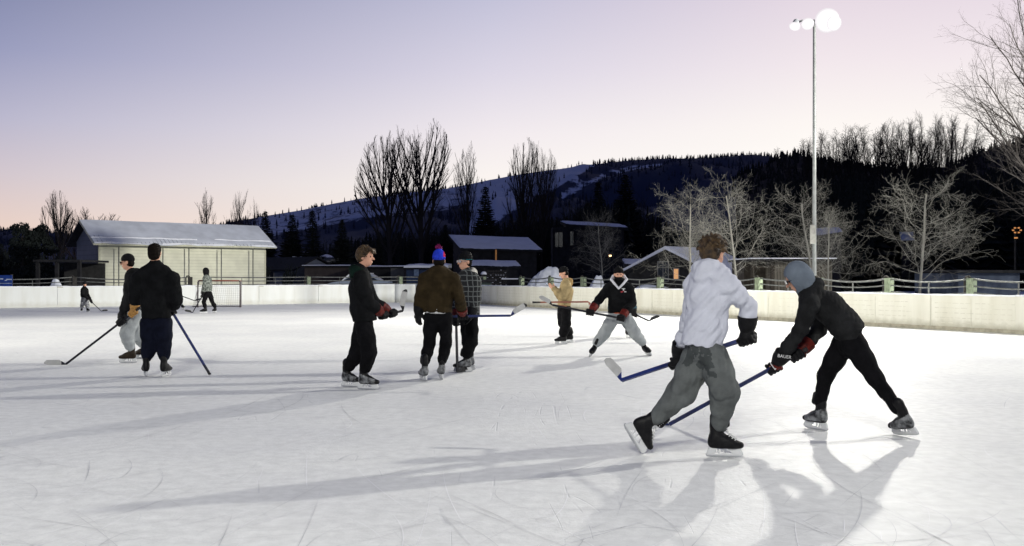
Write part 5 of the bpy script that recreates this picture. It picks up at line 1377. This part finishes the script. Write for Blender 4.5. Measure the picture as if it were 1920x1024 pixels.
# conifers
def conifer_mesh(seed, dense=1.0, shape=1.0):
    r = random.Random(seed); mb = MB(); L_ = 46
    for i in range(L_):
        t = i/L_; z0 = .06+.93*t; R = .2*shape*(1-t)**.85*(.8+.35*r.random())+.006
        nb = int((22-10*t)*dense)
        for k in range(nb):
            an = r.uniform(0, 6.283); d = V((math.cos(an), math.sin(an), 0)); ln = R*r.uniform(.65,1.15); s = V((-d.y, d.x, 0))
            dr = -.28+.5*t; N_ = 4; w = ln*.36
            pv = None
            for j in range(N_+1):
                u = j/N_; c = V((0,0,z0))+d*ln*u+V((0,0,dr*ln*u*(1.2-.5*u))); ww = w*(math.sin(math.pi*min(1,.2+.8*u))**.8)*r.uniform(.6,1.2)*(0.15 if j == N_ else 1)
                q = (c-s*ww-V((0,0,ww*.5)), c, c+s*ww-V((0,0,ww*.5)))
                if pv: mb.add(list(pv)+list(q), [(0,1,4,3),(1,2,5,4)])
                pv = q
            for j in range(3):   # hanging sprays give a ragged edge
                u = r.uniform(.3,1); c = V((0,0,z0))+d*ln*u+V((0,0,dr*ln*u)); e = c+d*r.uniform(0,.02)+s*r.uniform(-.03,.03)+V((0,0,-r.uniform(.008,.03))); mb.add([c-s*.006, c+s*.006, e], [(0,1,2)])
    t = MB(); t.tube([V((0,0,0)), V((0,0,.5)), V((0,0,1))], [.014,.009,.001], 6)
    ms = []
    for nm, q, m in (('trunk', t, BARKD), ('crown', mb, NEED)):
        me = bpy.data.meshes.new(nm); me.from_pydata(q.v, [], q.f); me.materials.append(m); ms.append(me)
    return ms
CON = [conifer_mesh(1), conifer_mesh(2, 1.1, 1.1), conifer_mesh(3, 1.0, .85)]
def conifer(label, px, yt, D_, w, i, name='spruce', group='dark spruces'):
    root = empty(name, (X(px,D_), D_, -.02), label, 'tree', group); h = Z(yt, D_); root.scale = (h*w*1.35, h*w*1.35, h); root.rotation_euler = (0,0,i*1.3)
    for nm, me in zip(('trunk','crown'), CON[i % 3]):
        o = bpy.data.objects.new(nm, me); col.objects.link(o); o.parent = root
for a in (('pointed dark spruce at the right end of the shed roof',497,392,100,1.0,0),('dark spruce, left of the pair between shed and curly haired player',548,399,98,1.05,1),
          ('dark spruce, right of the pair between shed and curly haired player',586,391,96,1.05,2),('dark spruce behind the curly haired player on the left',641,408,92,1.05,0),
          ('dark spruce in front of the snowy slope above the barn',910,345,118,.8,1),('broad black fir above the modern house, left of two',1122,336,135,.95,2),
          ('broad black fir above the modern house, right of two',1172,322,132,1.0,1),('low black fir behind the curly haired player on the right',710,440,100,1.1,2),
          ('black fir behind the pompom beanie',835,418,120,1.1,0),('black fir at the far left edge',2,455,80,1.2,1),('short black fir right of the round left tree',150,452,78,.9,2)): conifer(*a)
# rounded black pine clump at the left
def clump(label, px, yt, D_, w, seed):
    root = empty('pine', (X(px,D_),D_,-.02), label, 'tree', 'dark pines at the left'); h = Z(yt, D_); r = random.Random(seed)
    t = MB(); t.tube([root.location, root.location+V((0,0,h*.9))], [.2,.05], 6); t.build('trunk', BARKD, root)
    mb = MB()
    for i in range(60):
        a = r.uniform(0,6.283); zz = r.uniform(.08,1); R = w*(1-max(0,zz-.45)**1.6*1.5)*r.uniform(.3,1); c0 = V((math.cos(a)*R, math.sin(a)*R, h*zz*.97))+root.location; cr = w*.28*r.uniform(.6,1.1)
        for k in range(80):
            d = rv(r).normalized(); c = c0+V((d.x*cr,d.y*cr,d.z*cr*.8)); s1, s2 = rv(r).normalized()*.13, rv(r).normalized()*.13
            mb.add([c-s1, c+s2, c+s1+V((0,0,.08))], [(0,1,2)])
    mb.build('crown', NEED, root)
clump('large rounded black pine at the left, left one of two crowns', 42, 421, 70, 1.25, 1)
clump('large rounded black pine at the left, right one of two crowns', 72, 417, 72, 1.35, 2)

# mass of dark woods behind the houses
def woods(name, label, x0, x1, ytop, D0, D1, n, seed, dens=1.0):
    r = random.Random(seed); mb = MB()
    for i in range(n):
        px = x0+(x1-x0)*r.random(); D_ = r.uniform(D0, D1); yt = ytop(px)+r.uniform(-6,22); b = V((X(px,D_), D_, -.02)); h = Z(yt, D_)
        if r.random() < .55:     # conifer
            w = h*r.uniform(.13,.2); L_ = 15
            for k in range(L_):
                t = k/L_; R = w*(1-t)+.05
                for q in range(7):
                    a = r.uniform(0,6.283); d = V((math.cos(a), math.sin(a), 0)); s = V((-d.y,d.x,0)); c = b+V((0,0,h*(.04+.94*t))); e = c+d*R*r.uniform(.7,1.2)-V((0,0,h*.035)); ww = R*.4
                    mb.add([c-s*ww*.5+V((0,0,h*.03)), c+s*ww*.5+V((0,0,h*.03)), e+s*ww, e-s*ww], [(0,1,2,3)])
        else:                    # thin leafless stems
            for q in range(26):
                a = r.uniform(0,6.283); d = V((math.cos(a), math.sin(a), 0)); st = b+V((0,0,h*r.uniform(.0,.5))); e = V((b.x,b.y,0))+d*h*r.uniform(.05,.3)+V((0,0,h*r.uniform(.6,1.0))); m_ = st.lerp(e,.5)+d*h*.04
                mb.tube([st, m_, e], [.09,.06,.02], 3, cap=False)
                for z_ in range(3): f = m_.lerp(e, r.random()); mb.tube([f, f+rv(r)*h*.05+V((0,0,h*.08))], [.03,.012], 3, cap=False)
    o = mb.build(name, NEED); tag(o, label, 'woods', kind='stuff')
def interp(tb):
    xs = [a for a, _ in tb]; ys = [b for _, b in tb]
    return lambda x: float(np.interp(x, xs, ys))
woods('woods', 'dark band of bare and evergreen woods behind the houses', 600, 1330, interp([(600,455),(700,430),(830,428),(900,425),(960,405),(1060,400),(1100,372),(1200,372),(1260,420),(1330,440)]), 124, 165, 420, 5)
woods('woods', 'dark tangle of trees below the right hillside', 1320, 1990, interp([(1320,430),(1420,400),(1470,330),(1550,322),(1700,330),(1850,318),(1990,300)]), 90, 140, 420, 6)
woods('hedge', 'dark low shrubs behind the fence at the left', -80, 560, interp([(-80,470),(0,462),(120,470),(160,495),(560,500)]), 76, 92, 160, 7)

# ------------------------------------------------------------------ hills
def hill_mat(name, forest, snow):
    m = bpy.data.materials.new(name); m.use_nodes = True; nt = m.node_tree; N = nt.nodes; L = nt.links; b = N['Principled BSDF']; b.inputs['Roughness'].default_value = .95; b.inputs['Specular IOR Level'].default_value = .1
    at_ = N.new('ShaderNodeAttribute'); at_.attribute_name = 'snowy'; tc = N.new('ShaderNodeTexCoord')
    n = N.new('ShaderNodeTexNoise'); n.inputs['Scale'].default_value = .03; n.inputs['Detail'].default_value = 9; n.inputs['Roughness'].default_value = .7; L.new(tc.outputs['Object'], n.inputs['Vector'])
    a = N.new('ShaderNodeMath'); a.operation = 'ADD'; L.new(at_.outputs['Fac'], a.inputs[0]); L.new(n.outputs['Fac'], a.inputs[1])
    mr = N.new('ShaderNodeMapRange'); mr.inputs[1].default_value = .88; mr.inputs[2].default_value = 1.0; L.new(a.outputs[0], mr.inputs[0])
    mx = N.new('ShaderNodeMix'); mx.data_type = 'RGBA'; L.new(mr.outputs[0], mx.inputs[0]); mx.inputs[6].default_value = (*forest,1); mx.inputs[7].default_value = (*snow,1)
    L.new(mx.outputs[2], b.inputs['Base Color']); return m
FOREST = mat('forest_needles_hazed', (.026,.034,.06,1), rough=1, var=.3, nscale=.02, bump=0)  # lifted towards blue, distance haze put into the colour
def hill(name, prof, x0, x1, Rn, Rr, m, snowf, seed, rough, cols=420, rows=60, trees=None):
    pf = interp(prof); vs = []; fs = []; at_v = []
    for i in range(cols+1):
        px = x0+(x1-x0)*i/cols; tx = (px-CX)/F; Hr = 0
        for j in range(rows+1):
            v = j/rows; y = Rn+(Rr*1.25-Rn)*v; t = (y-Rn)/(Rr-Rn)
            hr = H+(HY-pf(px))*Rr/F
            if t <= 1: z_ = hr*(t**1.15)
            else: z_ = hr*(1-(t-1)*1.2)
            nz = mnoise.fractal(V((tx*Rr*.004*rough, y*.004*rough, seed)), 1.0, 2.0, 6)
            z_ += hr*.13*nz*(4*max(0,t*(1-t)) if t < 1 else 0) + (0 if t > .02 else -1)
            vs.append((tx*y, y, max(-3, z_))); py = HY-(z_-H)*F/y; at_v.append(snowf(px, py, pf(px), t))
    for i in range(cols):
        for j in range(rows): a = i*(rows+1)+j; fs.append((a,a+rows+1,a+rows+2,a+1))
    o = link(name, vs, fs, m, None, True); tag(o, kind='structure')
    me = o.data; A = me.attributes.new('snowy', 'FLOAT', 'POINT'); A.data.foreach_set('value', at_v)
    return vs, at_v, cols, rows
ridge = [(-300,450),(0,434),(30,430),(60,433),(120,438),(200,450),(330,440),(400,428),(440,416),(500,404),(560,394),(620,382),(680,371),(760,361),(840,353),(900,341),(960,328),(1050,316),(1100,308),(1180,300),(1260,296),(1320,296),(1400,290),(1440,292),(1500,300),(1600,310),(1750,330),(1900,340),(2300,360)]
def bump_(v, c, w): return max(0, 1-abs(v-c)/w)
def snowf(px, py, pr, t):
    dy = py-pr
    if t > 1: return .4
    v = 0
    if px < 350: v = .33*bump_(dy, 8, 22)
    elif px < 930: v = .52*max(0, min(1, (px-430)/60))*max(0, min(1, (52-dy)/16))
    if 880 <= px < 1115:
        v = max(v, .62*max(0, min(1, ((1125-px)*.42+8-dy)/10)))
    if 1050 <= px < 1245:      # narrow ski run climbing to the right
        yc = np.interp(px, [1050,1100,1140,1190,1240], [368,345,326,314,309]); v = max(v, .6*max(0, 1-abs(py-yc)/np.interp(px,[1050,1100,1240],[26,14,8])))
    return v
MH = hill_mat('hill_far_hazed', (.035,.044,.085), (.6,.63,.74))  # forest tone carries the bluish haze of distance in its colour
vs, sv, nc, nr = hill('hills', ridge, -350, 2300, 500, 2400, MH, snowf, 3.3, 1.0)
# forest on the slope and along the ridge, one mass of small conifers
r = random.Random(31); mb = MB(); cnt = 0; tries = 0
def tiny(mb, p, h, w, k=4):
    n0 = len(mb.v); a0 = r.uniform(0,6)
    for lv, (z0, ww) in enumerate(((0,1.),(.35,.72),(.65,.42))):
        b = []
        for j in range(k): an = a0+6.283*j/k+lv; b.append(p+V((math.cos(an)*w*ww, math.sin(an)*w*ww, h*z0)))
        mb.add(b+[p+V((0,0,h*min(1,z0+.45)))], [(j,(j+1)%k,k) for j in range(k)])
while cnt < 9000 and tries < 60000:
    tries += 1; ridgeish = r.random() < .38
    i = r.randrange(nc); j = int(nr*.8*(1-r.random()*.03)) if ridgeish else int(nr*r.uniform(.25,.8)); k = i*(nr+1)+j
    px = -350+2650*i/nc
    s = sv[k]; x, y, z_ = vs[k]
    if ridgeish:
        dn = .5+.5*mnoise.noise(V((px*.021,1.5,0)))
        keep = (dn > .47 if px < 880 else (px > 1110 or r.random() < .1)) 
        if not keep: continue
    elif s > .3 and r.random() > .10+.25*max(0, mnoise.noise(V((x*.01,y*.01,4)))): continue
    x += r.uniform(-6,6); y += r.uniform(-14,14); hgt = r.uniform(8,17) if ridgeish else r.uniform(7,14)
    tiny(mb, V((x,y,z_-2)), hgt, hgt*.2); cnt += 1
o = mb.build('forest', FOREST); tag(o, 'forest of far conifers on the mountain slope and along its ridge', 'forest', kind='stuff')
near = [(1380,330),(1440,306),(1470,291),(1500,289),(1540,300),(1580,309),(1620,314),(1700,315),(1790,312),(1830,288),(1880,272),(1920,262),(2000,250),(2300,240)]
NH = hill_mat('hill_near', (.016,.013,.016), (.1,.1,.14))
vs, sv, nc, nr = hill('hills', near, 1380, 2300, 175, 620, NH, lambda *a: .25, 8.8, 3.0, cols=160, rows=40)
mb = MB()
for _ in range(2600):
    i = r.randrange(nc); j = int(nr*.8*(1-r.random()**2*.55)); x, y, z_ = vs[i*(nr+1)+j]; hgt = r.uniform(3,6.5)*(1 if j < nr*.76 else .6)
    tiny(mb, V((x+r.uniform(-2,2), y+r.uniform(-5,5), z_-1)), hgt, hgt*.22)
o = mb.build('forest', NEED); tag(o, 'dark scrub and conifers on the near hill at the right', 'forest', kind='stuff')
HAZE = 0
# ------------------------------------------------------------------ sky
w = bpy.data.worlds.new('World'); scene.world = w; w.use_nodes = True
nt = w.node_tree; N = nt.nodes; L = nt.links; bg = N['Background']
SUN_EL, SUN_ROT = math.radians(-2.0), math.radians(22)
sky = N.new('ShaderNodeTexSky'); sky.sky_type = 'NISHITA'; sky.sun_disc = False; sky.sun_elevation = max(SUN_EL, math.radians(0.5)); sky.sun_rotation = SUN_ROT; sky.altitude = 600
tc = N.new('ShaderNodeTexCoord'); sp = N.new('ShaderNodeSeparateXYZ'); L.new(tc.outputs['Generated'], sp.inputs[0])
def ramp(stops):
    r_ = N.new('ShaderNodeValToRGB'); cr = r_.color_ramp; cr.interpolation = 'EASE'
    cr.interpolation = 'LINEAR'
    while len(cr.elements) < len(stops): cr.elements.new(.5)
    for e, (p, c) in zip(cr.elements, stops): e.position = p; e.color = rgb(*c)
    L.new(sp.outputs['Z'], r_.inputs['Fac']); return r_
rl = ramp([(0,(238,204,182)),(.045,(230,206,196)),(.09,(208,196,204)),(.14,(182,180,203)),(.20,(149,153,187)),(.27,(120,127,163)),(.5,(50,62,104)),(1,(30,40,76))])
rc_ = ramp([(0,(253,242,230)),(.09,(251,245,240)),(.14,(241,234,238)),(.2,(219,214,229)),(.27,(194,193,216)),(.5,(60,74,122)),(1,(30,40,78))])
rr_ = ramp([(0,(255,253,247)),(.1,(254,252,247)),(.145,(251,246,243)),(.2,(241,231,236)),(.27,(226,213,225)),(.5,(66,79,124)),(1,(30,40,78))])
az = N.new('ShaderNodeMath'); az.operation = 'ARCTAN2'; L.new(sp.outputs['X'], az.inputs[0]); L.new(sp.outputs['Y'], az.inputs[1])
m1 = N.new('ShaderNodeMapRange'); m1.inputs[1].default_value = -.5; m1.inputs[2].default_value = -.02; L.new(az.outputs[0], m1.inputs[0])
m2 = N.new('ShaderNodeMapRange'); m2.inputs[1].default_value = -.02; m2.inputs[2].default_value = .3; L.new(az.outputs[0], m2.inputs[0])
x1 = N.new('ShaderNodeMix'); x1.data_type = 'RGBA'; L.new(m1.outputs[0], x1.inputs[0]); L.new(rl.outputs['Color'], x1.inputs[6]); L.new(rc_.outputs['Color'], x1.inputs[7])
x2 = N.new('ShaderNodeMix'); x2.data_type = 'RGBA'; L.new(m2.outputs[0], x2.inputs[0]); L.new(x1.outputs[2], x2.inputs[6]); L.new(rr_.outputs['Color'], x2.inputs[7])
# the sky away from the afterglow is darker and bluer
ab = N.new('ShaderNodeMath'); ab.operation = 'SUBTRACT'; ab.inputs[1].default_value = .1; L.new(az.outputs[0], ab.inputs[0])
aa = N.new('ShaderNodeMath'); aa.operation = 'ABSOLUTE'; L.new(ab.outputs[0], aa.inputs[0])
m3 = N.new('ShaderNodeMapRange'); m3.interpolation_type = 'SMOOTHSTEP'; m3.inputs[1].default_value = .75; m3.inputs[2].default_value = 2.4; m3.inputs[3].default_value = 0; m3.inputs[4].default_value = 1; L.new(aa.outputs[0], m3.inputs[0])
x3 = N.new('ShaderNodeMix'); x3.data_type = 'RGBA'; L.new(m3.outputs[0], x3.inputs[0]); L.new(x2.outputs[2], x3.inputs[6]); x3.inputs[7].default_value = rgb(56,66,104)
L.new(x3.outputs[2], bg.inputs['Color']); bg.inputs['Strength'].default_value = 1.0
b2 = N.new('ShaderNodeBackground'); L.new(sky.outputs['Color'], b2.inputs['Color']); b2.inputs['Strength'].default_value = .004
ad = N.new('ShaderNodeAddShader'); L.new(bg.outputs[0], ad.inputs[0]); L.new(b2.outputs[0], ad.inputs[1]); L.new(ad.outputs[0], N['World Output'].inputs['Surface'])

# ------------------------------------------------------------------ lamps
def spot(name, loc, aim, power, ang, blend, size, color=(1,1,1)):
    l = bpy.data.lights.new(name, 'SPOT'); l.energy = power; l.spot_size = math.radians(ang); l.spot_blend = blend; l.shadow_soft_size = size; l.color = color
    o = bpy.data.objects.new(name, l); col.objects.link(o); o.location = loc
    o.rotation_euler = (V(aim)-V(loc)).to_track_quat('-Z', 'Y').to_euler(); return o
LW = (1,.975,.89)
spot('flood_or_fill_beam', PB+V((.35,-1.0,PH-.3)), (2,16,0), 14000, 118, .6, .3, LW)
spot('flood_or_fill_beam', (32,21,14.8), (-2,20,0), 34500, 150, .5, .45, (1,.985,.9))
spot('flood_or_fill_beam', (32,21.5,14.6), (-16,50,1), 112000, 46, .8, .45, (1,.97,.88))  # unseen extra head, added to brighten the shed and end boards
spot('flood_or_fill_beam', (-46,12,17), (14,36,-6), 108000, 36, .8, .5, (1,.97,.86))
spot('flood_or_fill_beam', (-3,-12,12.5), (0,20,0), 15500, 120, .6, 2.5, (1,.985,.9))  # soft fill added behind the camera to lift the near ice
sun = bpy.data.lights.new('sun', 'SUN'); sun.energy = .02; sun.angle = math.radians(12); sun.color = (1,.8,.65)
so = bpy.data.objects.new('sun', sun); col.objects.link(so); so.rotation_euler = (math.radians(88), 0, math.radians(180-22))

# ------------------------------------------------------------------ air
hm = bpy.data.materials.new('haze_air'); hm.use_nodes = True; hn = hm.node_tree.nodes; hn.remove(hn['Principled BSDF'])
pv_ = hn.new('ShaderNodeVolumePrincipled'); pv_.inputs['Color'].default_value = (.75,.82,1,1); pv_.inputs['Density'].default_value = HAZE
hm.node_tree.links.new(pv_.outputs[0], hn['Material Output'].inputs['Volume'])
hb = MB(); hb.bx(-5100,5100,-850,6600,-6,520)
if HAZE: tag(hb.build('haze', hm), kind='stuff')
# ------------------------------------------------------------------ camera
cam = bpy.data.cameras.new('camera'); co = bpy.data.objects.new('camera', cam); col.objects.link(co); scene.camera = co
co.location = (0,0,H); co.rotation_euler = (math.radians(90),0,0); cam.sensor_width = 36; cam.lens = F/1920*36; cam.clip_end = 20000; cam.clip_start = .1
cam.shift_y = (HY-512)/1920.0
vs_ = scene.view_settings; vs_.view_transform = 'Standard'; vs_.look = 'None'; vs_.exposure = 0; vs_.gamma = 1
scene.cycles.max_bounces = 5; scene.cycles.diffuse_bounces = 3; scene.cycles.use_denoising = True
